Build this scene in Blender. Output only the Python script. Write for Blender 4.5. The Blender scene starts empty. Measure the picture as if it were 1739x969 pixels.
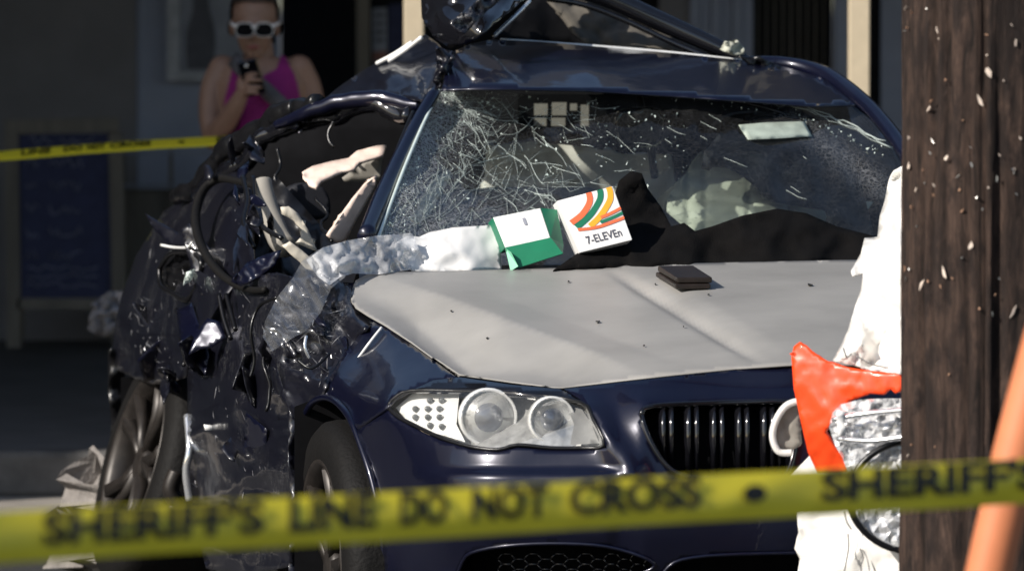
import bpy, bmesh, math, random
import numpy as np
from mathutils import Vector, Matrix, noise, geometry

# ------------------------------------------------------------------ camera, sky, sun, exposure
scene = bpy.context.scene
COL = scene.collection
W0, H0, F = 1739.0, 969.0, 9600.0          # photograph size and focal length, in its pixels
CAMZ = 1.61
PITCH = math.atan((484.5 + 8) / F)
cam = bpy.data.cameras.new('camera')
cam_o = bpy.data.objects.new('camera', cam); COL.objects.link(cam_o)
cam_o.location = (0, 0, CAMZ)
cam_o.rotation_euler = (math.pi / 2 - PITCH, 0, 0)
cam.sensor_width = 36.0
cam.lens = F / W0 * 36.0
cam.clip_end = 2000
cam.dof.use_dof = True
cam.dof.focus_distance = 12.9
cam.dof.aperture_fstop = 5.2
scene.camera = cam_o

SUN_AZ, SUN_EL = math.radians(35), math.radians(33)     # from the left, a little behind the camera
TO_SUN = Vector((-math.cos(SUN_EL) * math.cos(SUN_AZ), -math.cos(SUN_EL) * math.sin(SUN_AZ), math.sin(SUN_EL)))
world = bpy.data.worlds.new('World'); scene.world = world; world.use_nodes = True
wn = world.node_tree
sky = wn.nodes.new('ShaderNodeTexSky'); sky.sky_type = 'NISHITA'; sky.sun_disc = False
sky.sun_elevation = SUN_EL; sky.sun_rotation = math.atan2(TO_SUN.x, TO_SUN.y)
wn.links.new(sky.outputs[0], wn.nodes['Background'].inputs[0])
wn.nodes['Background'].inputs[1].default_value = 0.10
sun = bpy.data.lights.new('sun', 'SUN'); sun.energy = 5.0; sun.angle = math.radians(0.5); sun.color = (1, 0.94, 0.86)
sun_o = bpy.data.objects.new('sun', sun); COL.objects.link(sun_o)
sun_o.rotation_euler = TO_SUN.to_track_quat('Z', 'Y').to_euler(); sun_o.location = (-8, -4, 12)
scene.view_settings.view_transform = 'Standard'; scene.view_settings.look = 'None'
scene.view_settings.gamma = 1; scene.view_settings.use_curve_mapping = False
scene.view_settings.exposure = 0.1
try:
    scene.cycles.transparent_max_bounces = 24; scene.cycles.max_bounces = 10
except Exception: pass

# ------------------------------------------------------------------ measuring helpers
CP, SP = math.cos(PITCH), math.sin(PITCH)
def ray(px, py):
    x = (px - W0 / 2) / F; y = -(py - H0 / 2) / F
    return np.array((x, CP + y * SP, -SP + y * CP))
CAMV = np.array((0, 0, CAMZ))
def U(px, py, Y):                          # point seen at a pixel, Y metres away from the camera plane
    d = ray(px, py); return CAMV + d * (Y / d[1])
PSI = math.radians(12)
P0 = np.array((0.626, 12.0, 0.0))          # nose of the car on the ground
SV = np.array((-math.sin(PSI), math.cos(PSI), 0)); LV = np.array((math.cos(PSI), math.sin(PSI), 0)); ZV = np.array((0, 0, 1.0))
def P(px, py, s):                          # point seen at a pixel on the car's cross-section s metres behind its nose
    d = ray(px, py); t = ((P0 - CAMV) @ SV + s) / (d @ SV); return CAMV + d * t
def car(s, l, z): return P0 + SV * s + LV * l + ZV * z

def rbf(anch):
    a = np.array(anch, float); p = a[:, :2] / 100; n = len(a)
    r = np.linalg.norm(p[:, None] - p[None], axis=2)
    K = np.where(r > 0, r * r * np.log(np.maximum(r, 1e-9)), 0) + np.eye(n) * 0.02
    Q = np.hstack([np.ones((n, 1)), p]); A = np.zeros((n + 3, n + 3)); A[:n, :n] = K; A[:n, n:] = Q; A[n:, :n] = Q.T
    w = np.linalg.lstsq(A, np.concatenate([a[:, 2], np.zeros(3)]), rcond=None)[0]
    def f(x, y):
        q = np.array((x, y)) / 100; r = np.linalg.norm(p - q, axis=1)
        k = np.where(r > 0, r * r * np.log(np.maximum(r, 1e-9)), 0)
        return float(k @ w[:n] + w[n] + w[n + 1] * q[0] + w[n + 2] * q[1])
    return f
def inside(pts, poly):
    pts = np.asarray(pts, float); poly = np.asarray(poly, float)
    x, y = pts[:, 0], pts[:, 1]; r = np.zeros(len(pts), bool); n = len(poly); j = n - 1
    for i in range(n):
        xi, yi = poly[i]; xj, yj = poly[j]
        c = ((yi > y) != (yj > y)) & (x < (xj - xi) * (y - yi) / (yj - yi + 1e-12) + xi)
        r ^= c; j = i
    return r
def segdist(pts, poly):
    pts = np.asarray(pts, float); best = np.full(len(pts), 1e9); n = len(poly)
    for i in range(n):
        a = np.array(poly[i], float); b = np.array(poly[(i + 1) % n], float); ab = b - a
        t = np.clip(((pts - a) @ ab) / (ab @ ab + 1e-9), 0, 1)
        best = np.minimum(best, np.linalg.norm(pts - a - t[:, None] * ab, axis=1))
    return best
def spline(pts, k=6, closed=False):
    pts = [np.array(p, float) for p in pts]; out = []; n = len(pts)
    rng = range(n) if closed else range(n - 1)
    for i in rng:
        g = (lambda q: pts[q % n]) if closed else (lambda q: pts[min(max(q, 0), n - 1)])
        p0, p1, p2, p3 = g(i - 1), g(i), g(i + 1), g(i + 2)
        for q in range(k):
            t = q / k
            out.append(0.5 * (2 * p1 + (p2 - p0) * t + (2 * p0 - 5 * p1 + 4 * p2 - p3) * t * t + (3 * p1 - p0 - 3 * p2 + p3) * t ** 3))
    if not closed: out.append(pts[-1])
    return out
def resample(poly, step):
    out = []; n = len(poly)
    for i in range(n):
        a = np.array(poly[i], float); b = np.array(poly[(i + 1) % n], float)
        k = max(1, int(round(np.linalg.norm(b - a) / step)))
        for q in range(k): out.append(tuple(a + (b - a) * q / k))
    return out

# ------------------------------------------------------------------ object helpers
ROOT = {}
def thing(name, loc, rz=0, label=None, cat=None, group=None, kind=None):
    o = bpy.data.objects.new(name, None); COL.objects.link(o); o.empty_display_size = 0.1
    o.location = Vector(loc); o.rotation_euler = (0, 0, rz)
    ROOT[o.name] = (Matrix.Translation(Vector(loc)) @ Matrix.Rotation(rz, 4, 'Z')).inverted()
    tag(o, label, cat, group, kind); return o
def tag(o, label=None, cat=None, group=None, kind=None):
    if label: o['label'] = label
    if cat: o['category'] = cat
    if group: o['group'] = group
    if kind: o['kind'] = kind
    return o
def mk(name, verts, faces, mat, parent=None, smooth=True, base=None, mats=None):
    """verts in world space; parts are stored in the frame of the thing they belong to"""
    if parent is not None:
        M = ROOT[parent.name]
    else:
        M = Matrix.Translation(-Vector(base if base is not None else np.mean(np.array([tuple(v) for v in verts]), axis=0)))
    vs = [M @ Vector(v) for v in verts]
    me = bpy.data.meshes.new(name); me.from_pydata(vs, [], [tuple(f) for f in faces]); me.update()
    for m in (mats or [mat]): me.materials.append(m)
    if smooth: me.polygons.foreach_set('use_smooth', [True] * len(me.polygons))
    o = bpy.data.objects.new(name, me); COL.objects.link(o)
    if parent is not None:
        o.parent = parent; ROOT[o.name] = M
    else:
        o.location = M.inverted().to_translation(); ROOT[o.name] = M
    return o
def solid(o, t, bevel=0):
    m = o.modifiers.new('thickness', 'SOLIDIFY'); m.thickness = t; m.offset = -1
    return o
def box_v(c, ax, half):
    c = np.array(c, float); v = []
    for i in (-1, 1):
        for j in (-1, 1):
            for k in (-1, 1): v.append(c + ax[0] * half[0] * i + ax[1] * half[1] * j + ax[2] * half[2] * k)
    return v, [(0, 1, 3, 2), (4, 6, 7, 5), (0, 4, 5, 1), (2, 3, 7, 6), (0, 2, 6, 4), (1, 5, 7, 3)]
XYZ = [np.array((1., 0, 0)), np.array((0, 1., 0)), np.array((0, 0, 1.))]
def box(name, x0, x1, y0, y1, z0, z1, mat, parent=None, bev=0, base=None):
    v, f = box_v(((x0 + x1) / 2, (y0 + y1) / 2, (z0 + z1) / 2), XYZ, ((x1 - x0) / 2, (y1 - y0) / 2, (z1 - z0) / 2))
    o = mk(name, v, f, mat, parent, smooth=False, base=base)
    if bev:
        m = o.modifiers.new('bevel', 'BEVEL'); m.width = bev; m.segments = 2
    return o
def tube_v(pts, rad, seg=10, flat=1.0):
    pts = [Vector(p) for p in pts]; n = len(pts); V = []; Fc = []
    if not hasattr(rad, '__len__'): rad = [rad] * n
    up = None
    for i, p in enumerate(pts):
        t = (pts[min(i + 1, n - 1)] - pts[max(i - 1, 0)])
        t = t.normalized() if t.length > 1e-9 else Vector((0, 0, 1))
        if up is None: up = t.orthogonal().normalized()
        up = (up - t * up.dot(t)); up = up.normalized() if up.length > 1e-6 else t.orthogonal().normalized()
        b = t.cross(up)
        for k in range(seg):
            a = 2 * math.pi * k / seg
            V.append(p + (up * math.cos(a) + b * math.sin(a) * flat) * rad[i])
    for i in range(n - 1):
        for k in range(seg):
            Fc.append((i * seg + k, i * seg + (k + 1) % seg, (i + 1) * seg + (k + 1) % seg, (i + 1) * seg + k))
    Fc.append(tuple(range(seg - 1, -1, -1))); Fc.append(tuple((n - 1) * seg + k for k in range(seg)))
    return V, Fc
def tube(name, pts, rad, mat, parent=None, seg=10, flat=1.0, base=None):
    v, f = tube_v(pts, rad, seg, flat); return mk(name, v, f, mat, parent, base=base)
def ctube(name, pp, rad, mat, parent=None, seg=10, k=6, flat=1.0, wob=0.0):
    """tube along pixel points (px, py, s) smoothed as a spline"""
    pts = spline([P(*q) for q in pp], k)
    if wob: pts = [p + np.array(noise.noise_vector(Vector(p) * 9)) * wob + np.array(noise.noise_vector(Vector(p) * 28)) * wob * .35 for p in pts]
    if hasattr(rad, '__len__'):
        rad = list(np.interp(np.linspace(0, 1, len(pts)), np.linspace(0, 1, len(rad)), rad))
    return tube(name, pts, rad, mat, parent, seg, flat)
def loft(rings, close=True, caps=True):
    V = []; Fc = []; n = len(rings[0])
    for r in rings: V += [tuple(p) for p in r]
    for i in range(len(rings) - 1):
        for k in range(n if close else n - 1):
            Fc.append((i * n + k, i * n + (k + 1) % n, (i + 1) * n + (k + 1) % n, (i + 1) * n + k))
    if caps and close:
        Fc.append(tuple(range(n - 1, -1, -1))); Fc.append(tuple((len(rings) - 1) * n + k for k in range(n)))
    return V, Fc
def sheet(outline, depth, step=12, jit=0.0, holes=(), seed=0, proj=P, post=None):
    """triangulated sheet filling a pixel outline; depth(px, py) places every vertex in space"""
    rnd = random.Random(seed)
    ol = resample(outline, step); hs = [resample(h, step) for h in holes]
    a = np.array(ol); x0, y0 = a.min(0); x1, y1 = a.max(0); g = []; row = 0
    y = y0 + step * 0.5
    while y < y1:
        x = x0 + (step * 0.5 if row % 2 else 0)
        while x < x1:
            g.append((x + rnd.uniform(-1, 1) * jit * step, y + rnd.uniform(-1, 1) * jit * step)); x += step
        y += step * 0.87; row += 1
    if g:
        g = np.array(g); k = inside(g, ol) & (segdist(g, ol) > step * 0.45)
        for h in hs: k &= (~inside(g, h)) & (segdist(g, h) > step * 0.45)
        g = [tuple(q) for q in g[k]]
    vs = list(ol); es = [(i, (i + 1) % len(ol)) for i in range(len(ol))]
    for h in hs:
        b = len(vs); vs += h; es += [(b + i, b + (i + 1) % len(h)) for i in range(len(h))]
    vs += list(g)
    r = geometry.delaunay_2d_cdt([Vector(v) for v in vs], es, [], 0, 1e-5)
    v2 = [(v.x, v.y) for v in r[0]]; fs = [tuple(f) for f in r[2]]
    cen = np.array([np.mean([v2[i] for i in f], axis=0) for f in fs])
    k = inside(cen, ol)
    for h in hs: k &= ~inside(cen, h)
    fs = [f for f, q in zip(fs, k) if q]
    V = []
    for (x, y) in v2:
        p = proj(x, y, depth(x, y))
        if post: p = post(x, y, p)
        V.append(p)
    out = []
    for f in fs:                                # face the street side
        a, b, c = (np.array(V[i]) for i in f[:3])
        out.append(f if np.cross(b - a, c - a) @ (CAMV - a) > 0 else f[::-1])
    return V, out
def crumple(size, amp, seed):
    """folded-sheet relief: sharp ridges between tilted flats"""
    def f(x, y):
        q = Vector((x / size, y / size, seed * 3.7))
        v = 0
        for i, (k, a) in enumerate(((1, 1), (2.1, .45), (4.3, .2))):
            n_ = noise.noise(q * k + Vector((7.1 * i, 3.3, 1.7))); v += a * (abs(n_) * 2 - 0.4)
        return amp * v
    return f
def panel(name, outline, anchors, mat, parent, step=12, jit=0.0, amp=0.0, size=60, holes=(), seed=0, thick=0.0, smooth=True, post=None, proj=P, extra=None):
    d0 = rbf(anchors) if not callable(anchors) else anchors
    cr = crumple(size, amp, seed) if amp else (lambda x, y: 0)
    dep = (lambda x, y: d0(x, y) + cr(x, y) + (extra(x, y) if extra else 0))
    V, Fc = sheet(outline, dep, step, jit, holes, seed, proj, post)
    o = mk(name, V, Fc, mat, parent, smooth)
    if thick: solid(o, thick)
    return o
def text2d(s, size=1.0, bold=.012):
    cu = bpy.data.curves.new('t', 'FONT'); cu.body = s; cu.size = size; cu.resolution_u = 3; cu.offset = bold
    o = bpy.data.objects.new('t', cu); COL.objects.link(o)
    dg = bpy.context.evaluated_depsgraph_get(); dg.update()
    me = o.evaluated_get(dg).to_mesh()
    V = [(v.co.x, v.co.y) for v in me.vertices]; Fc = [tuple(p.vertices) for p in me.polygons]
    o.evaluated_get(dg).to_mesh_clear(); bpy.data.objects.remove(o); bpy.data.curves.remove(cu)
    return V, Fc

# ------------------------------------------------------------------ materials
def nodes(name):
    m = bpy.data.materials.new(name); m.use_nodes = True; t = m.node_tree
    return m, t, t.nodes['Principled BSDF']
def N(t, kind, **kw):
    n = t.nodes.new(kind)
    for k, v in kw.items():
        if k in n.inputs: n.inputs[k].default_value = v
        else: setattr(n, k, v)
    return n
def coords(t, scale=(1, 1, 1)):
    tc = t.nodes.new('ShaderNodeTexCoord'); mp = t.nodes.new('ShaderNodeMapping'); mp.inputs['Scale'].default_value = scale
    t.links.new(tc.outputs['Object'], mp.inputs[0]); return mp.outputs[0]
def ramp(t, src, a, b, ca=(0, 0, 0, 1), cb=(1, 1, 1, 1)):
    r = t.nodes.new('ShaderNodeValToRGB'); e = r.color_ramp.elements
    e[0].position = a; e[1].position = b; e[0].color = ca; e[1].color = cb
    t.links.new(src, r.inputs[0]); return r.outputs[0]
def mixc(t, fac, a, b):
    m = t.nodes.new('ShaderNodeMix'); m.data_type = 'RGBA'
    for sock, v in ((m.inputs[0], fac), (m.inputs[6], a), (m.inputs[7], b)):
        if hasattr(v, 'default_value') or hasattr(v, 'is_output'): t.links.new(v, sock)
        else: sock.default_value = v
    return m.outputs[2]
def c4(c): return (c[0], c[1], c[2], 1)
def simple(name, col, rough=0.5, metal=0.0, var=0.25, scale=20, bump=0.0, bscale=60, spec=0.5, coat=0.0, stretch=(1, 1, 1), sheen=0):
    m, t, b = nodes(name)
    co = coords(t, stretch)
    n = N(t, 'ShaderNodeTexNoise', Scale=scale, Detail=6.0, Roughness=0.6); t.links.new(co, n.inputs['Vector'])
    f = ramp(t, n.outputs[0], 0.3, 0.7)
    t.links.new(mixc(t, f, c4([x * (1 - var) for x in col]), c4([min(1, x * (1 + var)) for x in col])), b.inputs['Base Color'])
    b.inputs['Roughness'].default_value = rough; b.inputs['Metallic'].default_value = metal
    b.inputs['Specular IOR Level'].default_value = spec; b.inputs['Coat Weight'].default_value = coat
    b.inputs['Coat Roughness'].default_value = 0.05
    if bump:
        n2 = N(t, 'ShaderNodeTexNoise', Scale=bscale, Detail=8.0); t.links.new(co, n2.inputs['Vector'])
        bp = N(t, 'ShaderNodeBump', Strength=bump, Distance=0.01); t.links.new(n2.outputs[0], bp.inputs['Height']); t.links.new(bp.outputs[0], b.inputs['Normal'])
    return m
def paint(name, col, dust=0.15, scratch=0.0, rough=0.3, metal=0.45, coat=.7, crough=.04):
    m, t, b = nodes(name)
    co = coords(t)
    n = N(t, 'ShaderNodeTexNoise', Scale=9.0, Detail=8.0, Roughness=0.65); t.links.new(co, n.inputs['Vector'])
    base = mixc(t, ramp(t, n.outputs[0], 0.45, 0.9, cb=(dust, dust, dust, 1)), c4(col), (0.16, 0.15, 0.14, 1))
    rg = b.inputs['Roughness']; rg.default_value = rough
    if scratch:
        fac = None
        for sc, seed in (((9, 9, 1.6), 0), ((14, 14, 3), 5), ((2, 3, 17), 9)):   # fine drawn-out scratch lines
            c2 = coords(t, sc); n2 = N(t, 'ShaderNodeTexNoise', Scale=3.0 + seed * .3, Detail=4.0, Distortion=.6); t.links.new(c2, n2.inputs['Vector'])
            ab = N(t, 'ShaderNodeMath', operation='SUBTRACT'); t.links.new(n2.outputs[0], ab.inputs[0]); ab.inputs[1].default_value = .5
            ab2 = N(t, 'ShaderNodeMath', operation='ABSOLUTE'); t.links.new(ab.outputs[0], ab2.inputs[0])
            r = ramp(t, ab2.outputs[0], 0.0, 0.006, (.8, .8, .8, 1), (0, 0, 0, 1))
            if fac is None: fac = r
            else:
                mm = N(t, 'ShaderNodeMath', operation='MAXIMUM'); t.links.new(fac, mm.inputs[0]); t.links.new(r, mm.inputs[1]); fac = mm.outputs[0]
        # scuffed to primer only in patches
        n3 = N(t, 'ShaderNodeTexNoise', Scale=5.0, Detail=2.0); t.links.new(co, n3.inputs['Vector'])
        mm = N(t, 'ShaderNodeMath', operation='MULTIPLY'); t.links.new(fac, mm.inputs[0]); t.links.new(ramp(t, n3.outputs[0], 0.52, 0.66), mm.inputs[1])
        base = mixc(t, mm.outputs[0], base, (0.22, 0.22, 0.22, 1))
    t.links.new(base, b.inputs['Base Color'])
    b.inputs['Metallic'].default_value = metal; b.inputs['Coat Weight'].default_value = coat; b.inputs['Coat Roughness'].default_value = crough
    n4 = N(t, 'ShaderNodeTexNoise', Scale=14.0, Detail=5.0); t.links.new(co, n4.inputs['Vector'])
    bp = N(t, 'ShaderNodeBump', Strength=0.06 + 0.12 * bool(scratch), Distance=0.01); t.links.new(n4.outputs[0], bp.inputs['Height']); t.links.new(bp.outputs[0], b.inputs['Normal']); t.links.new(bp.outputs[0], b.inputs['Coat Normal'])
    return m
def film(name, tint, gloss=0.25, haze=0.2, hcol=(.8, .82, .85), crack=0.0, rough=0.03, spec=1.0, floor=.15):
    """thin clear sheet: see-through, reflecting, partly hazy"""
    m = bpy.data.materials.new(name); m.use_nodes = True; t = m.node_tree; t.nodes.remove(t.nodes['Principled BSDF'])
    out = t.nodes['Material Output']
    tr = N(t, 'ShaderNodeBsdfTransparent', Color=c4(tint)); gl = N(t, 'ShaderNodeBsdfGlossy', Color=(spec, spec, spec, 1), Roughness=rough)
    fr = N(t, 'ShaderNodeFresnel', IOR=1.5)
    ad = N(t, 'ShaderNodeMath', operation='MULTIPLY_ADD'); t.links.new(fr.outputs[0], ad.inputs[0]); ad.inputs[1].default_value = 0.8; ad.inputs[2].default_value = gloss * 0.3
    mx = N(t, 'ShaderNodeMixShader'); t.links.new(ad.outputs[0], mx.inputs[0]); t.links.new(tr.outputs[0], mx.inputs[1]); t.links.new(gl.outputs[0], mx.inputs[2])
    df = N(t, 'ShaderNodeBsdfDiffuse', Color=c4(hcol)); tl = N(t, 'ShaderNodeBsdfTranslucent', Color=c4(hcol)); mh = N(t, 'ShaderNodeMixShader'); mh.inputs[0].default_value = 0.4
    t.links.new(df.outputs[0], mh.inputs[1]); t.links.new(tl.outputs[0], mh.inputs[2])
    m2 = N(t, 'ShaderNodeMixShader'); t.links.new(mx.outputs[0], m2.inputs[1]); t.links.new(mh.outputs[0], m2.inputs[2])
    co = coords(t); n = N(t, 'ShaderNodeTexNoise', Scale=9.0, Detail=6.0, Roughness=.7); t.links.new(co, n.inputs['Vector'])
    fac = ramp(t, n.outputs[0], 0.42, 0.75, cb=(haze, haze, haze, 1), ca=(haze * floor,) * 3 + (1,))
    if crack:
        at = N(t, 'ShaderNodeAttribute', attribute_name='crazing')
        vo = None
        for sc in (70.0, 150.0):
            v = N(t, 'ShaderNodeTexVoronoi', feature='DISTANCE_TO_EDGE', Scale=sc); t.links.new(co, v.inputs['Vector'])
            r = ramp(t, v.outputs['Distance'], 0.03, 0.09, (1, 1, 1, 1), (0, 0, 0, 1))
            if vo is None: vo = r
            else:
                a_ = N(t, 'ShaderNodeMath', operation='MAXIMUM'); t.links.new(vo, a_.inputs[0]); t.links.new(r, a_.inputs[1]); vo = a_.outputs[0]
        mu = N(t, 'ShaderNodeMath', operation='MULTIPLY'); t.links.new(vo, mu.inputs[0]); t.links.new(at.outputs['Fac'], mu.inputs[1])
        mu2 = N(t, 'ShaderNodeMath', operation='MULTIPLY_ADD'); t.links.new(mu.outputs[0], mu2.inputs[0]); mu2.inputs[1].default_value = crack; t.links.new(fac, mu2.inputs[2])
        mu2.use_clamp = True; fac = mu2.outputs[0]
    t.links.new(fac, m2.inputs[0]); t.links.new(m2.outputs[0], out.inputs[0])
    return m

M = {}
M['navy'] = paint('navy_paint', (0.0038, 0.0048, 0.019), 0.03, metal=.3)
M['navy_worn'] = paint('navy_paint_scuffed', (0.0035, 0.0038, 0.010), 0.035, 1.0, 0.42, .2, .65, .10)
M['black_trim'] = simple('black_trim', (0.006, 0.006, 0.007), 0.3, bump=.15, bscale=30)
M['black_gloss'] = simple('black_gloss', (0.006, 0.006, 0.008), 0.12, coat=1)
M['rubber'] = simple('rubber', (0.0035, 0.003, 0.0028), 0.7, bump=.3, bscale=90, spec=.25)
M['hood'] = simple('dusty_primer', (0.315, 0.305, 0.288), 0.42, var=0.15, scale=3.0, bump=.02, bscale=40, spec=.4)
M['liner'] = simple('liner', (0.006, 0.006, 0.007), 0.9, spec=.1)
M['cloth'] = simple('black_cloth', (0.0055, 0.005, 0.005), 0.95, bump=.4, bscale=300, spec=.1)
M['cream'] = simple('cream_trim', (0.72, 0.66, 0.55), 0.6, var=.08)
M['pink'] = simple('torn_headliner', (0.88, 0.68, 0.58), 0.8, var=.2, scale=12)
M['greige'] = simple('grey_beige_trim', (0.30, 0.28, 0.245), 0.8, var=.1)
M['rearseat'] = simple('pale_seat', (.62, .60, .54), .8, var=.06)
M['leather'] = simple('pale_leather', (0.46, 0.47, 0.39), 0.6, var=.12, bump=.1)
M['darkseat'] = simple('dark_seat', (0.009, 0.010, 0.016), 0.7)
M['glass'] = film('windscreen_glass', (.86, .92, .89), .03, .012, crack=.7)
M['lens'] = film('lamp_cover', (.95, .95, .94), .1, .05)
M['crack'] = simple('glass_fracture', (.50, .57, .54), .35, var=.1)
M['glint'] = simple('glass_granules', (.7, .8, .75), .1, var=.1, coat=1)
M['plastic_b'] = film('bunched_plastic', (.9, .92, .95), .6, 1.0, (.9, .91, .93), rough=.15, floor=.3)
M['plastic'] = film('clear_plastic', (.94, .95, .96), .25, .22, (.85, .87, .9), rough=.16)
M['paper'] = simple('white_paper', (.82, .81, .79), .7, var=.03)
M['green'] = simple('green_card', (.012, .20, .10), .5, var=.08)
M['mint'] = simple('mint_card', (.20, .55, .36), .5, var=.08)
M['red'] = simple('red_print', (.85, .16, .06), .5, var=.03)
M['dgreen'] = simple('green_print', (.01, .17, .09), .5, var=.03)
M['yellow'] = simple('orange_print', (.88, .40, .03), .5, var=.03)
M['ink'] = simple('grey_ink', (.08, .08, .10), .5, var=.03)
M['wallet'] = simple('brown_leather', (.018, .012, .009), .45, var=.4)
M['silver'] = simple('lamp_silver', (.9, .9, .88), .25, 0.6, var=.12, scale=30)
M['silver_matt'] = simple('lamp_satin', (.88, .88, .86), .3, 0.1, var=.06)
M['lamp_mid'] = simple('lamp_housing', (.50, .50, .49), .25, .5, var=.3, scale=40)
M['lamp_grey'] = simple('lamp_grey', (.22, .22, .215), .45)
M['lensglass'] = simple('projector_glass', (.30, .31, .33), .06, .35, var=.2, coat=1)
M['led'] = simple('lamp_led', (.16, .17, .18), .2, coat=1)
M['chrome'] = simple('chrome', (.88, .89, .91), .12, .8, var=.12, scale=40)
M['white_paint'] = simple('white_car_paint', (.86, .84, .80), .3, var=.03, scale=5, coat=.5)
M['shard'] = simple('smashed_reflector', (.74, .75, .78), .25, .35, var=.35, scale=60, coat=.6)
M['scuff'] = simple('bare_metal_scuff', (.42, .42, .44), .35, .5, var=.4, scale=80)
M['amber'] = simple('orange_lens', (.95, .075, .012), .35, var=.06, coat=.3)
M['wheel'] = simple('wheel_alloy', (.032, .027, .024), .42, .4, var=.3, scale=30)
M['disc'] = simple('brake_disc', (.3, .28, .26), .4, .9)
M['concrete'] = simple('concrete', (.22, .20, .185), .9, var=.3, scale=25, bump=.6, bscale=80)
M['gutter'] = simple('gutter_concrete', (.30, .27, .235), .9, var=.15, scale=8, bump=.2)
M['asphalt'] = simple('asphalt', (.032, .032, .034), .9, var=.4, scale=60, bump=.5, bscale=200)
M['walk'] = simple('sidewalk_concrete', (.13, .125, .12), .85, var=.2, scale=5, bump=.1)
M['kerb'] = simple('kerb_concrete', (.11, .105, .10), .85, var=.3, scale=9, bump=.2)
M['wall_a'] = simple('wall_brown', (.23, .215, .22), .85, var=.1, scale=4, bump=.2)
M['wall_b'] = simple('wall_blue', (.36, .385, .48), .85, var=.08, scale=4, bump=.2)
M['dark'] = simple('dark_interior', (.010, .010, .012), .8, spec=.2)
M['tan_post'] = simple('tan_paint', (.60, .50, .35), .5, var=.06)
M['wood_dark'] = simple('dark_wood', (.17, .145, .115), .6, var=.3, stretch=(1, 1, .1))
M['slate'] = simple('chalkboard', (.04, .044, .10), .8, var=.2)
M['chalk'] = simple('chalk', (.24, .25, .34), .9)
M['poster'] = simple('poster_print', (.30, .31, .36), .6, var=.2, scale=6)
M['poster_dark'] = simple('poster_figure', (.09, .09, .11), .6)
M['frame'] = simple('pale_frame', (.42, .42, .45), .5)
M['tape'] = simple('yellow_tape', (.84, .70, .04), .35, var=.06, spec=.5)
M['tape_ink'] = simple('tape_ink', (.008, .007, .004), .5)
M['orange'] = simple('orange_plastic', (.66, .225, .10), .5, var=.05)
M['skin'] = simple('skin', (.29, .175, .125), .55, var=.06)
M['magenta'] = simple('magenta_cotton', (.22, .009, .14), .85, var=.1)
M['hair'] = simple('dark_hair', (.03, .022, .018), .5, stretch=(1, 1, .2))
M['strap'] = simple('grey_strap', (.09, .09, .10), .8)
M['shorts'] = simple('dark_shorts', (.03, .03, .045), .9)
M['white_frame'] = simple('white_plastic', (.8, .8, .8), .35)
M['awning'] = simple('awning_boards', (.06, .058, .055), .8)
M['roofing'] = simple('stucco', (.10, .095, .09), .9, bump=.3)

# ------------------------------------------------------------------ setting: street, kerb, pavement
def ground(name, x0, x1, y0, y1, z, mat):
    o = mk(name, [(x0, y0, z), (x1, y0, z), (x1, y1, z), (x0, y1, z)], [(0, 1, 2, 3)], mat, smooth=False, base=(0, y0, 0))
    return tag(o, kind='structure')
ground('road', -300, 300, -300, 600, 0.0, M['asphalt'])
ground('gutter', -60, 60, 16.95, 18.1, 0.004, M['gutter'])
k = box('kerb', -60, 60, 18.1, 18.26, 0.0, 0.15, M['kerb'], bev=.02, base=(0, 18.1, 0)); tag(k, kind='structure')
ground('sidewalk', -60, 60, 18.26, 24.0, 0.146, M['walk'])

# ------------------------------------------------------------------ storefront behind
def wx(px, Y=24.0): return (px - W0 / 2) / F * Y
def wz(py, Y=24.0): return U(870, py, Y)[2]
sf = thing('storefront', (0, 24, 0), label='dark shaded shop front with doorway and blue grey wall behind the wrecked car', cat='building')
YW = 24.0
def wallbit(name, p0, p1, z0, z1, mat, y0=0.0, th=.2, parent=sf): return box(name, wx(p0), wx(p1), YW + y0, YW + y0 + th, z0, z1, mat, parent)
wallbit('wall_section', -3500, 232, .146, 4.5, M['wall_a'])
wallbit('wall_section', 232, 470, .146, 4.5, M['wall_b'], .03)
wallbit('door_recess', 470, 612, .146, 4.5, M['dark'], .5)
wallbit('door_jamb', 606, 628, .146, 4.5, M['wood_dark'], -.03)
wallbit('shop_window', 628, 700, .146, 4.5, M['dark'], .08)
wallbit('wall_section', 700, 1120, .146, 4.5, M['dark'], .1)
wallbit('wall_section', 1120, 1172, .146, 4.5, M['wall_a'], .06)
for i in range(6):                                     # pleated metal shutter
    a = 1172 + i * 18
    wallbit('shutter_panel', a, a + 17, .146, 4.5, M['wall_b'], .02 + .02 * (i % 2))
wallbit('door', 1280, 1418, .146, 4.5, M['dark'], .25)
for i in range(9): wallbit('door_slat', 1290 + i * 14, 1293 + i * 14, .4, 3.2, M['wood_dark'], .235, .012)
wallbit('door_jamb', 1418, 1440, .146, 4.5, M['wall_b'], -.02)
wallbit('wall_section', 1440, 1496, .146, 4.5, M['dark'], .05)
wallbit('wall_section', 1496, 4200, .146, 4.5, M['wall_b'], .01)
# low counter with rails left of the woman
ct = thing('low_counter', (wx(300, 23.6), 23.6, .146), label='dark low counter with thin rails beside the chalkboard', cat='counter')
box('panel', wx(205, 23.6), wx(372, 23.6), 23.55, 23.7, .15, wz(322, 23.6), M['wood_dark'], ct)
for py in (258, 313): box('rail', wx(205, 23.5), wx(372, 23.5), 23.47, 23.5, wz(py + 4, 23.5), wz(py, 23.5), M['poster'], ct)
for px in (210, 290, 366): box('post', wx(px - 3, 23.5), wx(px + 3, 23.5), 23.5, 23.54, .15, wz(255, 23.5), M['wood_dark'], ct)
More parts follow.
